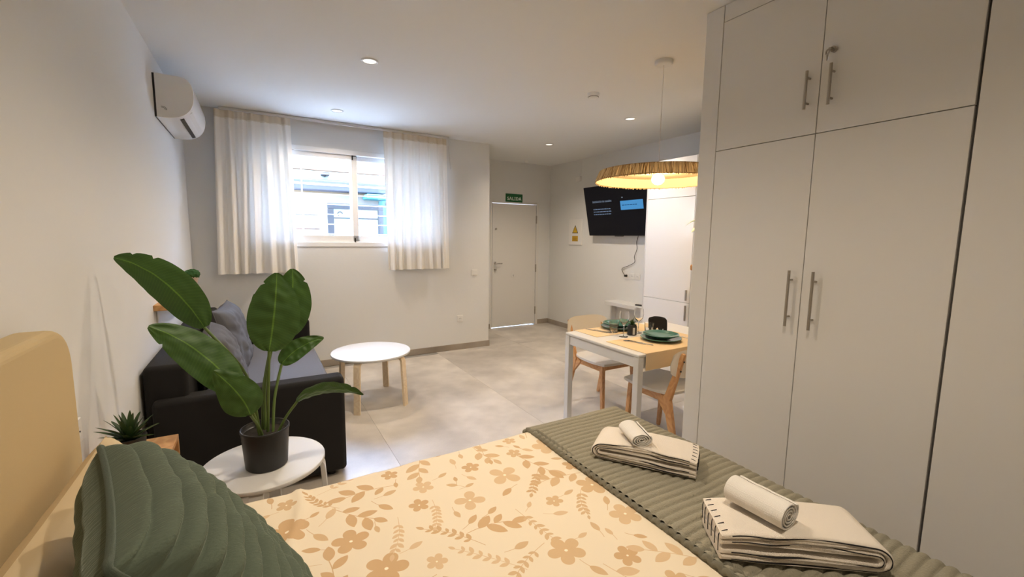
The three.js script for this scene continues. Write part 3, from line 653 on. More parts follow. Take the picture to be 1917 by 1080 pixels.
// ribbed plush throw across the foot of the bed
{
  const b = thing('bed_throw', 'sage green ribbed plush throw across the bed foot', 'blanket');
  const pitch = 0.031;
  obj('ribbed_cloth', drape({ x0: 1.63, x1: BX1 + 0.035, z0: BZ0 - 0.045, z1: BZ1 + 0.045, y: BY + 0.03, dropX1: 0.38, dropZ0: 0.36, dropZ1: 0.36, R: 0.075, nu: 70, nv: 620,
    lift: (s, t, p) => { const q = t / pitch + 0.12 * noise(p.x * 4, p.z * 3, 2); return 0.013 * Math.sqrt(Math.abs(Math.sin(q * Math.PI))) + 0.008 * noise(p.x * 4, p.z * 3.2, 7.7); } }), M.plush, b);
  const pts = [];
  for (let k = 0; k <= 300; k++) { const z = BZ0 - 0.03 + (BZ1 - BZ0 + 0.06) * k / 300; const e = Math.max(0, BZ0 + 0.03 - z, z - BZ1 + 0.03); pts.push(V(1.63 + 0.005 * noise(z * 5, 1, 3), BY + 0.028 + 0.004 * Math.sin(z / pitch * 2 * Math.PI) - (0.075 - Math.sqrt(Math.max(0, 0.075 * 0.075 - e * e))), z)); }
  obj('gathered_hem', [tube(pts, 0.011, 600, 8), tube(pts.map((p, k) => p.clone().add(V(0.02, 0.003, 0.018))), 0.01, 600, 8)], M.plush, b);
}
// satin pillow by the headboard and plush cushion leaning on it
{
  const p = thing('pillow', 'beige satin pillow standing against the padded headboard', 'pillow', [0.235, 0.755, 4.03]);
  p.rotation.set(0, Math.PI / 2, 0); p.rotateX(-0.42);
  obj('pillow_case', pillowGeo(0.74, 0.37, 0.16, 48, 0.02, 0.06, 0, 0, 3.3), M.satin, p);
  const c = thing('plush_cushion', 'green ribbed plush cushion leaning on the beige pillow', 'cushion', [0, 0, 0]);
  const T = V(0.27, 1.07, 4.14), B = V(0.53, 0.65, 4.09), Q = V(0.39, 1.1, 4.62);
  const ex = Q.clone().sub(T).normalize(), ey = T.clone().sub(B); ey.addScaledVector(ex, -ey.dot(ex)).normalize();
  const ez = new THREE.Vector3().crossVectors(ex, ey);
  c.quaternion.setFromRotationMatrix(new THREE.Matrix4().makeBasis(ex, ey, ez));
  c.position.copy(T).add(Q).multiplyScalar(0.5).addScaledVector(B.clone().sub(T), 0.5);
  // ribs run along the upper edge, so they repeat down the cushion
  const turned = pillowGeo(0.5, 0.5, 0.15, 60, 0.01, 0.1, 14, 0.026, 8.1).map((g) => g.rotateZ(Math.PI / 2));
  obj('cushion_cover', turned, M.plushGreen, c);
  obj('piping', pillowEdge(0.5, 0.5, 0.1, 0.006), M.plushGreen, c);
}
// ---------------------------------------------------------------- towels
function foldedTowel(label, [x, y, z], turn, L, W, Ht, flip) {
  const t = thing('folded_towel', label, 'towel', [x, y, z], turn, 'folded towels on the throw');
  const th = Ht * 0.2; // two nested hairpins: the layers run along the towel and turn round at one end
  const path = (r) => { const p = []; for (let k = 0; k <= 14; k++) p.push([-L / 2 + (L - Ht / 2) * k / 14, Ht / 2 - r]); for (let k = 1; k < 12; k++) { const a = -Math.PI / 2 + k / 12 * Math.PI; p.push([L / 2 - Ht / 2 + r * Math.cos(a) * 1.0, Ht / 2 + r * Math.sin(a)]); } for (let k = 14; k >= 0; k--) p.push([-L / 2 + (L - Ht / 2) * k / 14, Ht / 2 + r]); return p; };
  const off = (p, o) => p.map(([a, b], i) => { const q0 = p[Math.max(0, i - 1)], q1 = p[Math.min(p.length - 1, i + 1)], dx = q1[0] - q0[0], dy = q1[1] - q0[1], l = Math.hypot(dx, dy) || 1; return new THREE.Vector2(a + dy / l * o, b - dx / l * o); });
  const wave = (a, b, c) => [0.006 * noise(a * 7 + x, c * 9, z), (0.006 * noise(a * 8, c * 8, x) - 0.018 * Math.pow(Math.abs(a) / (L / 2), 3) * Math.max(0, b / Ht - 0.15)) * Math.min(1, b / 0.02), 0.01 * noise(a * 6 + 3, b * 26, x)];
  for (const r of [Ht / 2 - th / 2, Ht / 2 - th * 1.62]) {
    const p = path(r), sh = new THREE.Shape([...off(p, th * 0.49), ...off(p, -th * 0.49).reverse()]);
    const g = new THREE.ExtrudeGeometry(sh, { depth: W - th, steps: 6, bevelEnabled: true, bevelSize: th * 0.3, bevelOffset: -th * 0.3, bevelThickness: th * 0.5, bevelSegments: 3 }).translate(0, 0, -(W - th) / 2), q = g.attributes.position;
    for (let i = 0; i < q.count; i++) { const a = q.getX(i), b = q.getY(i), c = q.getZ(i), d = wave(a, b, c); q.setXYZ(i, flip * (a + d[0]), b + d[1], c + d[2]); }
    if (flip < 0) for (let i = 0; i < q.count; i += 3) { const e = [q.getX(i), q.getY(i), q.getZ(i)]; q.setXYZ(i, q.getX(i + 1), q.getY(i + 1), q.getZ(i + 1)); q.setXYZ(i + 1, ...e); }
    g.computeVertexNormals();
    obj('fold', uvBox(prep(g)), M.terry, t);
    const line = (rad) => off(p, rad).filter((_, i) => i > 0 && i < p.length - 1).map((v) => { const c = W / 2 - 0.001, d = wave(v.x, v.y, c); return V(flip * (v.x + d[0]), v.y + d[1], c + d[2]); });
    obj('dark_stripe', tube(line(th * 0.1), 0.0022, 120, 6), M.stripe, t);
  }
  for (let k = 0; k < 6; k++) { // woven threads over the open end
    const zz = -W / 2 + W * (k + 0.6) / 6.2;
    const P3 = [[0.022, Ht], [0.006, Ht - 0.002], [-0.001, Ht - th * 0.5], [-0.001, Ht * 0.55], [-0.001, Ht * 0.2]].map(([a, b]) => { const d = wave(-L / 2 + a, b, zz); return V(flip * (-L / 2 + a + d[0]), b + d[1] + (a > 0 ? 0.001 : 0), zz + d[2]); });
    obj('fringe_thread', tube(P3, 0.0013, 16, 5), M.stripe, t);
  }
  return t;
}
function rolledTowel(label, [x, y, z], turn, L, a, b) {
  const t = thing('rolled_towel', label, 'towel', [x, y, z], turn, 'rolled towels on the folded ones');
  const turns = 4, n = 150, out = [], inn = [];
  for (let i = 0; i <= n; i++) {
    const q = i / n, ang = q * turns * Math.PI * 2 + 0.6, k = 0.16 + 0.84 * q, th = 0.17 / turns * 2.2;
    const c = Math.cos(ang), s = Math.sin(ang), w = 1 + 0.03 * noise(Math.cos(ang) * 2, Math.sin(ang) * 2, q * 3);
    out.push(new THREE.Vector2(a * k * c * w, b + b * k * s * w)); inn.push(new THREE.Vector2(a * (k - th * 0.72) * c * w, b + b * (k - th * 0.72) * s * w));
  }
  const g = new THREE.ExtrudeGeometry(new THREE.Shape([...out, ...inn.reverse()]), { depth: L - 0.012, bevelEnabled: true, bevelSize: 0.0012, bevelThickness: 0.005, bevelSegments: 2, steps: 10 }).translate(0, 0, -L / 2);
  const p = g.attributes.position;
  for (let i = 0; i < p.count; i++) { const zz = p.getZ(i); p.setXY(i, p.getX(i) * (1 + 0.05 * noise(zz * 22, 1, 1)), p.getY(i) * (1 + 0.06 * noise(zz * 18, 4, 2))); }
  g.computeVertexNormals();
  obj('roll', uvBox(prep(g)), M.terryWhite, t);
  return t;
}
const TY = BY + 0.046;
foldedTowel('cream folded towel with dark stripes, farther from viewer', [1.884, TY, 4.087], -0.958, 0.4, 0.17, 0.078, -1);
rolledTowel('white rolled towel lying on the farther folded towel', [1.845, TY + 0.078, 4.07], -0.4, 0.14, 0.046, 0.028);
foldedTowel('cream folded towel with dark stripes, nearest the viewer', [1.865, TY, 4.66], -0.65, 0.44, 0.18, 0.09, 1);
rolledTowel('white rolled towel lying on the nearest folded towel', [1.795, TY + 0.09, 4.61], 0.02, 0.17, 0.05, 0.041);

// ---------------------------------------------------------------- wardrobe
{
  const w = thing('wardrobe', 'tall white built-in wardrobe with steel bar handles', 'wardrobe', [XW, 0, 0]);
  const zA = 3.724, zB = 4.214, zC = 4.716, zE = 5.75, ys = 1.974, yt = 2.63, g = 0.0016, yb = 0.06, D = 0.02;
  obj('carcass', [box(D, 0.555, 0.0, H - 0.002, zA - 0.02, zE + 0.03)], M.seam, w);
  obj('side_panel', box(0, 0.555, 0, H - 0.002, ZW, zA - g, 0.002), M.lacquer, w);
  obj('fascia', box(0.002, 0.555, yt + g, H - 0.002, zA + g, zE), M.lacquer, w);
  obj('plinth', box(0.03, 0.1, 0, yb - g, zA, zE), M.lacquer, w);
  const door = (z0, z1, y0, y1, hz, hy0, hy1) => {
    const d = obj('wardrobe_door', box(0, D - 0.001, y0 + g, y1 - g, z0 + g, z1 - g, 0.0015), M.lacquer, w);
    if (hz) {
      const L = hy1 - hy0, e = L * 0.17;
      obj('bar_handle', [cyl(0.0062, 0.0062, L, -0.032, hy0, hz, 16), ...[hy0 + e, hy1 - e].map((y) => cyl(0.0045, 0.0045, 0.034, 0, 0, 0, 12).rotateZ(Math.PI / 2).translate(0, y, hz))], M.steel, d);
    }
    return d;
  };
  door(zA, zB, ys, yt, 4.172, 2.082, 2.246);
  const kd = door(zB, zC, ys, yt, 4.267, 2.081, 2.249);
  door(zA, zB, yb, ys, 4.17, 1.099, 1.362);
  door(zB, zC, yb, ys, 4.272, 1.098, 1.363);
  door(zC + 0.006, zE, yb, yt, 0);
  obj('key_lock', [cyl(0.012, 0.012, 0.016, 0, 0, 0, 20).rotateZ(Math.PI / 2).translate(-0.004, 2.31, 4.262), box(-0.04, -0.01, 2.308, 2.313, 4.254, 4.264), new THREE.TorusGeometry(0.009, 0.0035, 8, 18).rotateY(Math.PI / 2 - 0.5).translate(-0.04, 2.296, 4.252), cyl(0.002, 0.0045, 0.028, -0.04, 2.262, 4.252, 8)], M.steel, kd);
}
// shelf with plant on the end panel
{
  const s = thing('end_shelf', 'small oak shelf on the end of the wardrobe block', 'shelf', [2.95, 1.3, ZW]);
  obj('board', box(0, 0.5, 0, 0.042, -0.19, 0, 0.014), M.beech, s);
  const p = thing('trailing_plant', 'small leafy plant in black pot on oak shelf', 'plant', [3.04, 1.342, 3.5]);
  obj('pot', lathe([[0, 0.001], [0.038, 0.001], [0.05, 0.12], [0.046, 0.12], [0, 0.1]], 28), M.pot, p);
  for (let k = 0; k < 7; k++) {
    const a = k * 0.9 + 2.4, d = V(Math.cos(a), 0, Math.sin(a) * 0.8), h = 0.2 + 0.1 * ((k * 37) % 5) / 5, r = 0.05 + 0.02 * (k % 3);
    obj('stem', tube([[0, 0.1, 0], [d.x * r * 0.5, h * 0.7, d.z * r * 0.5], [d.x * r, h, d.z * r]], 0.003, 10, 6), M.stem, p);
    obj('leaf', sheet(6, 12, (u, v) => { const q = u * 2 - 1, w = 0.032 * Math.sin(Math.PI * Math.pow(v * 0.98 + 0.01, 0.8)); return V(d.x * (r + v * 0.085) - d.z * q * w, h - 0.06 * v * v + 0.02 * v - Math.abs(q) * w * 0.2, d.z * (r + v * 0.085) + d.x * q * w); }), M.leaf, p);
  }
}
// ---------------------------------------------------------------- kitchen cupboards
{
  const X = 4.372;
  const unit = (name, label, z0, z1, rows, hz) => {
    const k = thing(name, label, 'cupboard', [X, 0, 0]);
    obj('carcass', [box(0.021, XT - X - 0.025, 0.06, 2.34, z0, z1)], M.white, k);
    obj('end_panel', box(0, XT - X - 0.025, 0, 2.342, z0 - 0.018, z0, 0.002), M.white, k);
    obj('plinth', box(0.05, 0.1, 0, 0.06, z0, z1), M.white, k);
    for (const [y0, y1, h0, h1] of rows) {
      const d = obj('cupboard_door', box(0, 0.02, y0 + 0.002, y1 - 0.002, z0 + 0.001, z1 - 0.002, 0.002), M.gloss, k);
      if (h0) obj('bar_handle', box(-0.03, -0.012, h0, h1, hz - 0.008, hz + 0.008, 0.003), M.steel, d);
    }
    return k;
  };
  unit('tall_cupboard', 'tall glossy white kitchen cupboard beside the television', 1.748, 2.365, [[0.06, 0.845, 0.66, 0.82], [0.845, 1.935, 0.87, 0.98], [1.935, 2.34]], 2.335);
  unit('tall_cupboard', 'tall glossy white kitchen cupboard half hidden by wardrobe', 2.385, 3.0, [[0.06, 0.845], [0.845, 1.935], [1.935, 2.34]], 2.4);
}
// ---------------------------------------------------------------- television
{
  const t = thing('television', 'large black flat television tilted down on wall', 'television', [4.8075, 1.884, 0.795], -Math.PI / 2);
  const scr = canvasTex(1024, 576, (g, w, h) => {
    g.fillStyle = '#0a0a10'; g.fillRect(0, 0, w, h);
    g.fillStyle = '#8f9fb4'; g.font = 'bold 34px sans-serif'; g.fillText('Instalación de canales', 130, 190, 330);
    g.fillStyle = '#7b90ab'; for (let k = 0; k < 3; k++) { let x = 132; while (x < 430 - (k === 2 ? 40 : 0)) { const l = 18 + ((x * 7 + k * 31) % 34); g.fillRect(x, 262 + k * 30, l, 11); x += l + 8; } }
    g.fillStyle = '#5aaef0'; g.fillRect(596, 192, 338, 100); g.fillStyle = '#22598c'; for (let x = 620; x < 830;) { const l = 20 + (x % 30); g.fillRect(x, 236, l, 9); x += l + 7; }
    g.fillStyle = '#8fa0b0'; g.fillRect(622, 148, 22, 12);
  });
  t.rotateX(0.207);
  obj('casing', box(-0.615, 0.615, -0.3525, 0.3525, -0.03, 0.012, 0.006), M.black, t);
  obj('screen', new THREE.PlaneGeometry(1.21, 0.69).translate(0, 0.004, 0.0125), new THREE.MeshPhysicalMaterial({ color: lin(0.004, 0.004, 0.005), roughness: 0.35, specularIntensity: 0.25, emissive: lin(1, 1, 1), emissiveMap: scr, emissiveIntensity: 0.24 }), t);
  obj('logo_bump', box(-0.08, 0.08, -0.362, -0.352, -0.01, 0.01, 0.003), M.black, t);
  obj('wall_mount', [box(-0.15, 0.15, -0.12, 0.12, -0.06, -0.03), box(-0.04, 0.04, -0.06, 0.06, -0.14, -0.06)], M.steel, t);
}
{
  const c = thing('wall_console', 'low white wall console shelf under the television', 'shelf', [4.72, 0, 0]);
  obj('shelf_board', box(0, XT - 4.72, 0.585, 0.635, 0.72, 1.725, 0.003), M.white, c);
  obj('side_panel', box(0.1, XT - 4.72, 0.08, 0.585, 0.74, 0.765, 0.002), M.white, c);
  obj('back_panel', box(XT - 4.72 - 0.06, XT - 4.72 - 0.013, 0.08, 0.585, 0.765, 1.725), M.white, c);
  const r = thing('remote_control', 'black remote control lying on white console shelf', 'remote', [4.82, 0.6352, 1.33], 0.25);
  obj('body', box(-0.022, 0.022, 0, 0.018, -0.1, 0.1, 0.007), M.black, r);
  for (let k = 0; k < 6; k++) obj('button', cyl(0.005, 0.005, 0.003, 0, 0.017, -0.07 + k * 0.024, 10), M.steel, r);
}
// ---------------------------------------------------------------- dining table and chairs
const TX0 = 2.69, TX1 = 3.79, TZ0 = 2.49, TZ1 = 3.285, TYY = 0.74;
{
  const t = thing('dining_table', 'white extendable dining table with slim square legs', 'table');
  obj('table_top', box(TX0, TX1, TYY - 0.022, TYY, TZ0, TZ1, 0.008), M.white, t);
  obj('apron', [box(TX0 + 0.012, TX1 - 0.012, TYY - 0.095, TYY - 0.024, TZ0 + 0.012, TZ0 + 0.03), box(TX0 + 0.012, TX1 - 0.012, TYY - 0.095, TYY - 0.024, TZ1 - 0.03, TZ1 - 0.012), box(TX0 + 0.012, TX0 + 0.03, TYY - 0.095, TYY - 0.024, TZ0 + 0.03, TZ1 - 0.03), box(TX1 - 0.03, TX1 - 0.012, TYY - 0.095, TYY - 0.024, TZ0 + 0.03, TZ1 - 0.03)], M.white, t);
  for (const [x, z] of [[TX0 + 0.026, TZ0 + 0.026], [TX0 + 0.026, TZ1 - 0.026], [TX1 - 0.026, TZ0 + 0.026], [TX1 - 0.026, TZ1 - 0.026]]) obj('leg', box(x - 0.024, x + 0.024, 0, TYY - 0.022, z - 0.024, z + 0.024, 0.004), M.white, t);
}
function makeChair(label) { // front faces +z
  const c = thing('dining_chair', label, 'chair', [0, 0, 0], 0, 'dining chairs');
  // shaped plywood seat: wide front, rounded sides
  const s = new THREE.Shape(); s.moveTo(-0.17, -0.19); s.bezierCurveTo(-0.235, -0.1, -0.245, 0.1, -0.2, 0.215); s.quadraticCurveTo(0, 0.25, 0.2, 0.215); s.bezierCurveTo(0.245, 0.1, 0.235, -0.1, 0.17, -0.19); s.quadraticCurveTo(0, -0.215, -0.17, -0.19);
  const seat = new THREE.ExtrudeGeometry(s, { depth: 0.014, bevelEnabled: true, bevelSize: 0.004, bevelThickness: 0.004, bevelSegments: 2, curveSegments: 20 }).rotateX(Math.PI / 2);
  obj('seat', seat.translate(0, 0.455, 0), mat({ color: lin(0.72, 0.69, 0.64), roughness: 0.4 }), c);
  // curved backrest panel
  const back = [-1, 1].map((q) => sheet(36, 14, (u, v) => {
    const a = u * 2 - 1, b = v * 2 - 1, e = Math.pow(Math.max(0, 1 - Math.pow(Math.abs(a), 5)), 0.34), y = 0.675 + b * 0.1 * e;
    return V(a * 0.245, y, -0.225 - 0.055 * (1 - a * a) - (y - 0.6) * 0.12 + q * 0.006 * (0.3 + 0.7 * e));
  }));
  obj('backrest', back, mat({ color: lin(0.74, 0.68, 0.58), roughness: 0.42 }), c);
  for (const q of [-1, 1]) {
    obj('leg', bar([q * 0.185, 0, 0.2], [q * 0.175, 0.432, 0.165], 0.026, 0.026, 0.036, 0.04), M.beech, c);
    const rear = obj('rear_leg', [bar([q * 0.2, 0, -0.29], [q * 0.19, 0.43, -0.175], 0.026, 0.03, 0.034, 0.06), bar([q * 0.19, 0.4, -0.18], [q * 0.185, 0.752, -0.288], 0.03, 0.055, 0.026, 0.026), bar([q * 0.192, 0.3, -0.2], [q * 0.188, 0.42, -0.11], 0.024, 0.03, 0.024, 0.05)], M.beech, c);
    for (const y of [0.63, 0.7]) obj('screw', cyl(0.006, 0.006, 0.004, 0, 0, 0, 12).rotateX(Math.PI / 2).translate(q * 0.186, y, -0.268 - (y - 0.63) * 0.3 - 0.007), M.black, rear);
    obj('side_rail', bar([q * 0.18, 0.405, -0.17], [q * 0.178, 0.405, 0.17], 0.022, 0.05, 0.022, 0.05), M.beech, c);
  }
  obj('front_rail', box(-0.165, 0.165, 0.385, 0.435, 0.15, 0.17, 0.003), M.beech, c);
  return c;
}
const chairA = makeChair('beech dining chair with pale seat on far table side');
chairA.position.set(3.2, 0, 2.41);
dup(chairA, [3.125, 0, 3.15], Math.PI, 'beech dining chair with pale seat beside the wardrobe edge');
// place mats
{
  const matOf = (label, z0, z1, edge, s, drop, x0, x1) => {
    const m = thing('table_runner', label, 'table mat', [0, TYY, 0], 0, 'woven mats on the dining table');
    obj('woven_cloth', [box(x0, x1, 0.0008, 0.0042, Math.min(z0, z1), Math.max(z0, z1), 0.001), box(x0, x1, -drop, 0.0042, edge + (s > 0 ? 0.001 : -0.005), edge + (s > 0 ? 0.005 : -0.001), 0.001)], M.jute, m);
  };
  matOf('woven straw mat under the farther green plates', TZ0, 2.76, TZ0, -1, 0.1, 2.79, 3.5);
  matOf('woven straw mat hanging over the near table edge', 2.9, TZ1, TZ1, 1, 0.115, 2.755, 3.5);
}
// plates
{
  const y = TYY + 0.0045;
  const flat = lathe([[0, 0.002], [0.07, 0.002], [0.085, 0.006], [0.146, 0.02], [0.149, 0.023], [0.146, 0.025], [0.085, 0.012], [0, 0.009]], 56);
  const deep = lathe([[0, 0.001], [0.06, 0.001], [0.075, 0.006], [0.118, 0.026], [0.13, 0.033], [0.131, 0.036], [0.127, 0.037], [0.108, 0.028], [0.07, 0.012], [0, 0.008]], 56);
  for (const [x, z, w] of [[3.17, 2.6, 'farther'], [3.155, 3.06, 'nearer']]) {
    const a = tag(obj('dinner_plate', flat, M.ceramic), `flat green plate under the bowl on the ${w} straw mat`, 'plate', 'green dinner plates'); a.position.set(x, y, z);
    const b = tag(obj('soup_plate', deep, M.ceramic), `deep green plate stacked on top at the ${w} place setting`, 'plate', 'green soup plates'); b.position.set(x, y + 0.0145, z);
  }
}
// cutlery
{
  const fork = () => [box(-0.004, 0.004, 0, 0.003, -0.02, 0.1, 0.001), box(-0.011, 0.011, 0, 0.003, -0.045, -0.02, 0.001), ...[-0.009, -0.003, 0.003, 0.009].map((x) => box(x - 0.0016, x + 0.0016, 0, 0.003, -0.095, -0.045, 0.0008))];
  const knife = () => [box(-0.006, 0.006, 0, 0.004, 0, 0.1, 0.002), box(-0.008, 0.008, 0, 0.002, -0.11, 0, 0.001)];
  const spoon = () => [box(-0.004, 0.004, 0, 0.003, -0.03, 0.1, 0.001), new THREE.SphereGeometry(0.019, 16, 10).scale(1, 0.16, 1.45).translate(0, 0.003, -0.055)];
  const put = (name, label, geo, x, z, turn) => { const o = tag(obj(name, geo, M.chrome), label, name); o.position.set(x, TYY + 0.005, z); o.rotation.y = turn; };
  put('knife', 'steel knife beside the farther green plates', knife(), 2.93, 2.6, 0.25);
  put('spoon', 'steel spoon left of the farther green plates', spoon(), 2.97, 2.64, -2.9);
  put('fork', 'steel fork right of the nearer green plates', fork(), 3.38, 3.1, 0.1);
  put('knife', 'steel knife left of the nearer green plates', knife(), 2.945, 3.06, 0.2);
  put('spoon', 'steel spoon lying along the nearer knife', spoon(), 2.91, 3.02, 0.25);
}
// glasses
{
  const wine = lathe([[0, 0.0005], [0.034, 0.0005], [0.035, 0.0025], [0.006, 0.006], [0.0042, 0.02], [0.0042, 0.085], [0.012, 0.095], [0.034, 0.125], [0.039, 0.155], [0.034, 0.2], [0.0325, 0.2], [0.0375, 0.155], [0.0325, 0.127], [0.01, 0.099], [0, 0.097]], 36);
  const tumbler = lathe([[0, 0.0005], [0.03, 0.0005], [0.033, 0.004], [0.039, 0.092], [0.0375, 0.092], [0.0315, 0.009], [0, 0.008]], 36);
  for (const [x, z, l] of [[2.99, 2.84, 'wine glass left of the small table succulent'], [3.2, 2.79, 'wine glass right of the small table succulent']]) { const o = tag(obj('wine_glass', wine, M.glass), `clear ${l}`, 'glass', 'wine glasses'); o.position.set(x, TYY + 0.0005, z); }
  for (const [x, z, l] of [[3.02, 2.7, 'tumbler in front of the farther plates'], [3.25, 2.86, 'tumbler between succulent and nearer plates']]) { const o = tag(obj('tumbler', tumbler, M.glass), `clear glass ${l}`, 'glass', 'water tumblers'); o.position.set(x, TYY + (z < 2.76 ? 0.0048 : 0.0005), z); }
}
{
  const p = thing('table_succulent', 'tiny succulent in black pot with pale label on table', 'plant', [3.1, TYY + 0.0005, 2.82]);
  obj('pot', lathe([[0, 0.0005], [0.033, 0.0005], [0.036, 0.003], [0.036, 0.07], [0.03, 0.085], [0.027, 0.085], [0.03, 0.07], [0, 0.065]], 32), M.pot, p);
  obj('pot_label', new THREE.CylinderGeometry(0.0364, 0.0364, 0.055, 8, 1, true, -0.62, 0.5).translate(0, 0.036, 0), mat({ color: lin(0.55, 0.54, 0.52), roughness: 0.6 }), p);
  spiky(p, 0.045, 24, 0.075, 0.065);
}
{ // black four-legged cut-out ornament behind the nearer plates
  const s = new THREE.Shape();
  s.moveTo(-0.07, 0); s.lineTo(-0.072, 0.075); s.quadraticCurveTo(-0.078, 0.115, -0.055, 0.117); s.lineTo(-0.028, 0.125); s.quadraticCurveTo(0.04, 0.128, 0.062, 0.112); s.quadraticCurveTo(0.072, 0.105, 0.07, 0);
  s.lineTo(0.05, 0); s.quadraticCurveTo(0.048, 0.03, 0.042, 0.036); s.lineTo(0.038, 0.036); s.quadraticCurveTo(0.034, 0.02, 0.034, 0); s.lineTo(0.016, 0); s.quadraticCurveTo(0.004, 0.04, -0.006, 0.04); s.quadraticCurveTo(-0.016, 0.04, -0.018, 0); s.lineTo(-0.036, 0); s.quadraticCurveTo(-0.038, 0.034, -0.044, 0.036); s.quadraticCurveTo(-0.05, 0.03, -0.052, 0); s.closePath();
  const o = thing('napkin_holder', 'black four-legged animal shaped holder on dining table', 'napkin holder', [3.37, TYY + 0.0005, 2.84], -0.72);
  obj('silhouette_panel', new THREE.ExtrudeGeometry(s, { depth: 0.008, bevelEnabled: false, curveSegments: 16 }).translate(0, 0, 0.02), M.blackMatte, o);
  obj('silhouette_panel', new THREE.ExtrudeGeometry(s, { depth: 0.008, bevelEnabled: false, curveSegments: 16 }).translate(0, 0, -0.028), M.blackMatte, o);
  obj('base_rod', box(-0.05, 0.05, 0.045, 0.06, -0.021, 0.021), M.black, o);
}
// ---------------------------------------------------------------- pendant lamp
{
  const x = 3.035, z = 3.064, y0 = 1.905, y1 = 1.972;
  const p = thing('pendant_lamp', 'wide flat raffia pendant lamp over the dining table', 'lamp', [x, 0, z]);
  obj('ceiling_rose', lathe([[0, H - 0.03], [0.05, H - 0.03], [0.06, H - 0.02], [0.06, H - 0.001]], 36), M.white, p);
  obj('cord', cyl(0.0028, 0.0028, H - 0.03 - 2.03, 0, 2.03, 0, 10), M.plastic, p);
  obj('lamp_holder', lathe([[0, 2.035], [0.012, 2.035], [0.022, 2.02], [0.024, 1.985], [0.05, 1.984], [0.05, 1.978], [0.02, 1.977], [0.018, 1.96], [0, 1.96]], 24), M.white, p);
  const shade = obj('lamp_shade', [lathe([[0.03, y1], [0.2, y1 + 0.003], [0.402, y1]], 96), lathe([[0.402, y1], [0.416, y1 - 0.03], [0.43, y0]], 96)], M.raffia, p);
  for (const [r, y, n] of [[0.405, y1 + 0.001, 'top_wire'], [0.433, y0, 'bottom_wire']]) obj(n, new THREE.TorusGeometry(r, 0.0035, 8, 120).rotateX(Math.PI / 2).translate(0, y, 0), M.raffiaDark, shade);
  const strands = [], dark = [], palest = [];
  for (let k = 0; k < 620; k++) {
    const a = k / 620 * 6.2832 + rr(-0.006, 0.006), a2 = a + rr(-0.035, 0.035), r0 = 0.407 + rr(0, 0.004), r1 = 0.434 + rr(0, 0.005), yb = y0 - rr(-0.002, 0.012);
    const tone = rnd();
    (tone < 0.28 ? dark : tone < 0.6 ? palest : strands).push(bar([Math.cos(a) * r0, y1 + 0.002, Math.sin(a) * r0], [Math.cos(a2) * r1, yb, Math.sin(a2) * r1], 0.0046, 0.002, 0.0036, 0.0016, 1.57 - a));
  }
  for (const [n, g, m] of [['raffia_fringe', strands, M.raffia], ['raffia_fringe', dark, M.raffiaDark], ['raffia_fringe', palest, M.raffiaPale]]) { const o = obj(n, g, m, shade); o.userData.kind = 'stuff'; }
  obj('bulb', lathe([[0, 1.878], [0.024, 1.883], [0.042, 1.9], [0.047, 1.922], [0.039, 1.945], [0.018, 1.962], [0.016, 1.975]], 32), M.bulb, p);
  const l = new THREE.PointLight(new THREE.Color(1, 0.76, 0.48), PENDANT, 0, 2);
  l.position.set(x, 1.922, z); l.castShadow = true; l.shadow.radius = 1.8; scene.add(l);
}
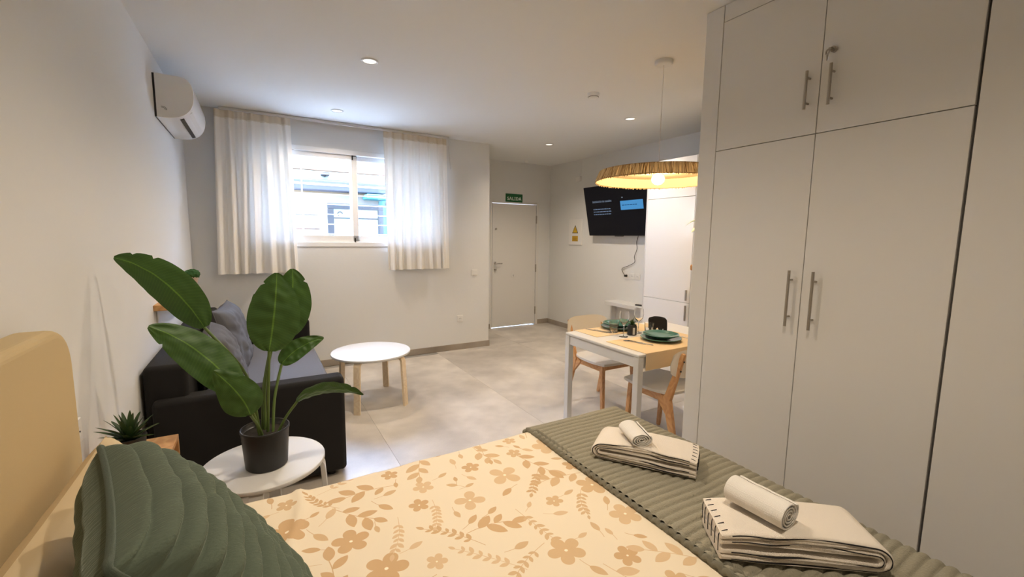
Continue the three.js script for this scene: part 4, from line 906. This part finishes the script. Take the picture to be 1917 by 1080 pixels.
// ---------------------------------------------------------------- the street outside
{
  const ZF = -6.4;
  const cream = mat({ color: lin(0.42, 0.29, 0.16), roughness: 0.9 }), pale = mat({ color: lin(0.4, 0.36, 0.31), roughness: 0.9 }), blueGrey = mat({ color: lin(0.07, 0.07, 0.09), roughness: 0.7 }),
    paleCyan = mat({ color: lin(0.26, 0.32, 0.3), roughness: 0.6 }), cyan = mat({ color: lin(0.04, 0.22, 0.26), roughness: 0.5 }), darkFrame = mat({ color: lin(0.015, 0.015, 0.018), roughness: 0.5 }), brick = mat({ color: lin(0.4, 0.16, 0.12), roughness: 0.9 }), asphalt = mat({ color: lin(0.4, 0.39, 0.37), roughness: 0.95 }), line = mat({ color: lin(0.15, 0.09, 0.06), roughness: 0.9 });
  struct('wall_building_above', [box(-24, 28, H + 0.2, 26, -0.25, 8), box(-24, -0.2, -0.3, H + 0.2, -0.25, 8), box(XT + 0.2, 28, -0.3, H + 0.2, -0.25, 8)], pale, 'upper floors of the building that holds the flat', 'building');
  struct('ground_outside', box(-24, 28, -0.3, -0.12, -14, -0.25), asphalt, 'pale street paving outside the window', 'ground');
  const f = thing('shop_building', 'sunlit cream shop building across the street', 'building', [0, -0.12, ZF]);
  obj('wall', box(-8, 12, 0, 5.2, -4, 0), cream, f);
  obj('shop_front', box(-2, 6, 0, 2.62, 0, 0.05, 0.005), pale, f);
  for (const y of [3.16, 3.48, 3.8, 4.4]) obj('ledge', box(-8, 12, y, y + 0.035, 0, 0.06, 0.005), line, f);
  obj('brick_panel', box(3.35, 5.2, 3.0, 4.2, 0, 0.05), brick, f);
  for (const y of [1.75, 2.1]) obj('shop_ledge', box(-2, 1.9, y, y + 0.03, 0.05, 0.08), line, f);
  obj('lower_panel', box(0.2, 1.8, 1.78, 2.08, 0.05, 0.07), paleCyan, f);
  const a = thing('shop_awning', 'grey blue shop awning with pale sign board above', 'awning', [0, -0.12, ZF + 0.06]);
  obj('sign_board', box(-2, 3.6, 2.93, 3.13, 0, 0.12, 0.01), paleCyan, a);
  obj('awning_cover', box(-2, 3.42, 2.66, 2.9, 0, 0.4, 0.03), blueGrey, a);
  obj('awning_stripe', box(-2, 3.42, 2.77, 2.82, 0.4, 0.41), pale, a);
  obj('wall_lamp', [box(1.95, 2.12, 3.02, 3.08, 0.12, 0.4, 0.01), box(2.02, 2.05, 3.0, 3.04, 0.1, 0.3)], darkFrame, a);
  const b = thing('advert_board', 'framed advertising board with pale panel across the street', 'advert board', [2.62, -0.12, ZF + 0.75]);
  obj('board_frame', [box(-0.63, 0.63, 2.22, 2.35, 0, 0.1, 0.01), box(-0.63, -0.5, 0, 2.22, 0, 0.1, 0.01), box(0.5, 0.63, 0, 2.22, 0, 0.1, 0.01), box(-0.5, 0.5, 0.2, 0.3, 0, 0.1, 0.01)], darkFrame, b);
  obj('board_panel', box(-0.5, 0.5, 0.3, 2.22, 0.02, 0.06), paleCyan, b);
  obj('header_rule', box(-0.5, 0.5, 2.0, 2.03, 0.06, 0.07), darkFrame, b);
  obj('header_mark', new THREE.TorusGeometry(0.05, 0.014, 8, 20, 4.2).translate(-0.36, 2.11, 0.065), darkFrame, b);
  obj('header_lines', [[-0.26, 0.12], [-0.02, 0.1], [0.18, 0.2]].map(([x, w]) => box(x, x + w, 2.095, 2.115, 0.06, 0.066)), darkFrame, b);
  const v = thing('street_kiosk', 'bright cyan kiosk at the right of the advert board', 'kiosk', [3.5, -0.12, ZF + 0.4]);
  obj('kiosk_body', box(-0.22, 0.4, 0, 2.5, -0.2, 0.2, 0.04), cyan, v);
  obj('kiosk_roof', box(-0.6, 0.45, 2.5, 2.62, -0.25, 0.3, 0.03), cyan, v);
  obj('round_mark', new THREE.TorusGeometry(0.04, 0.014, 8, 20).translate(-0.1, 2.4, 0.21), darkFrame, v);
}

renderer.render(scene, camera);
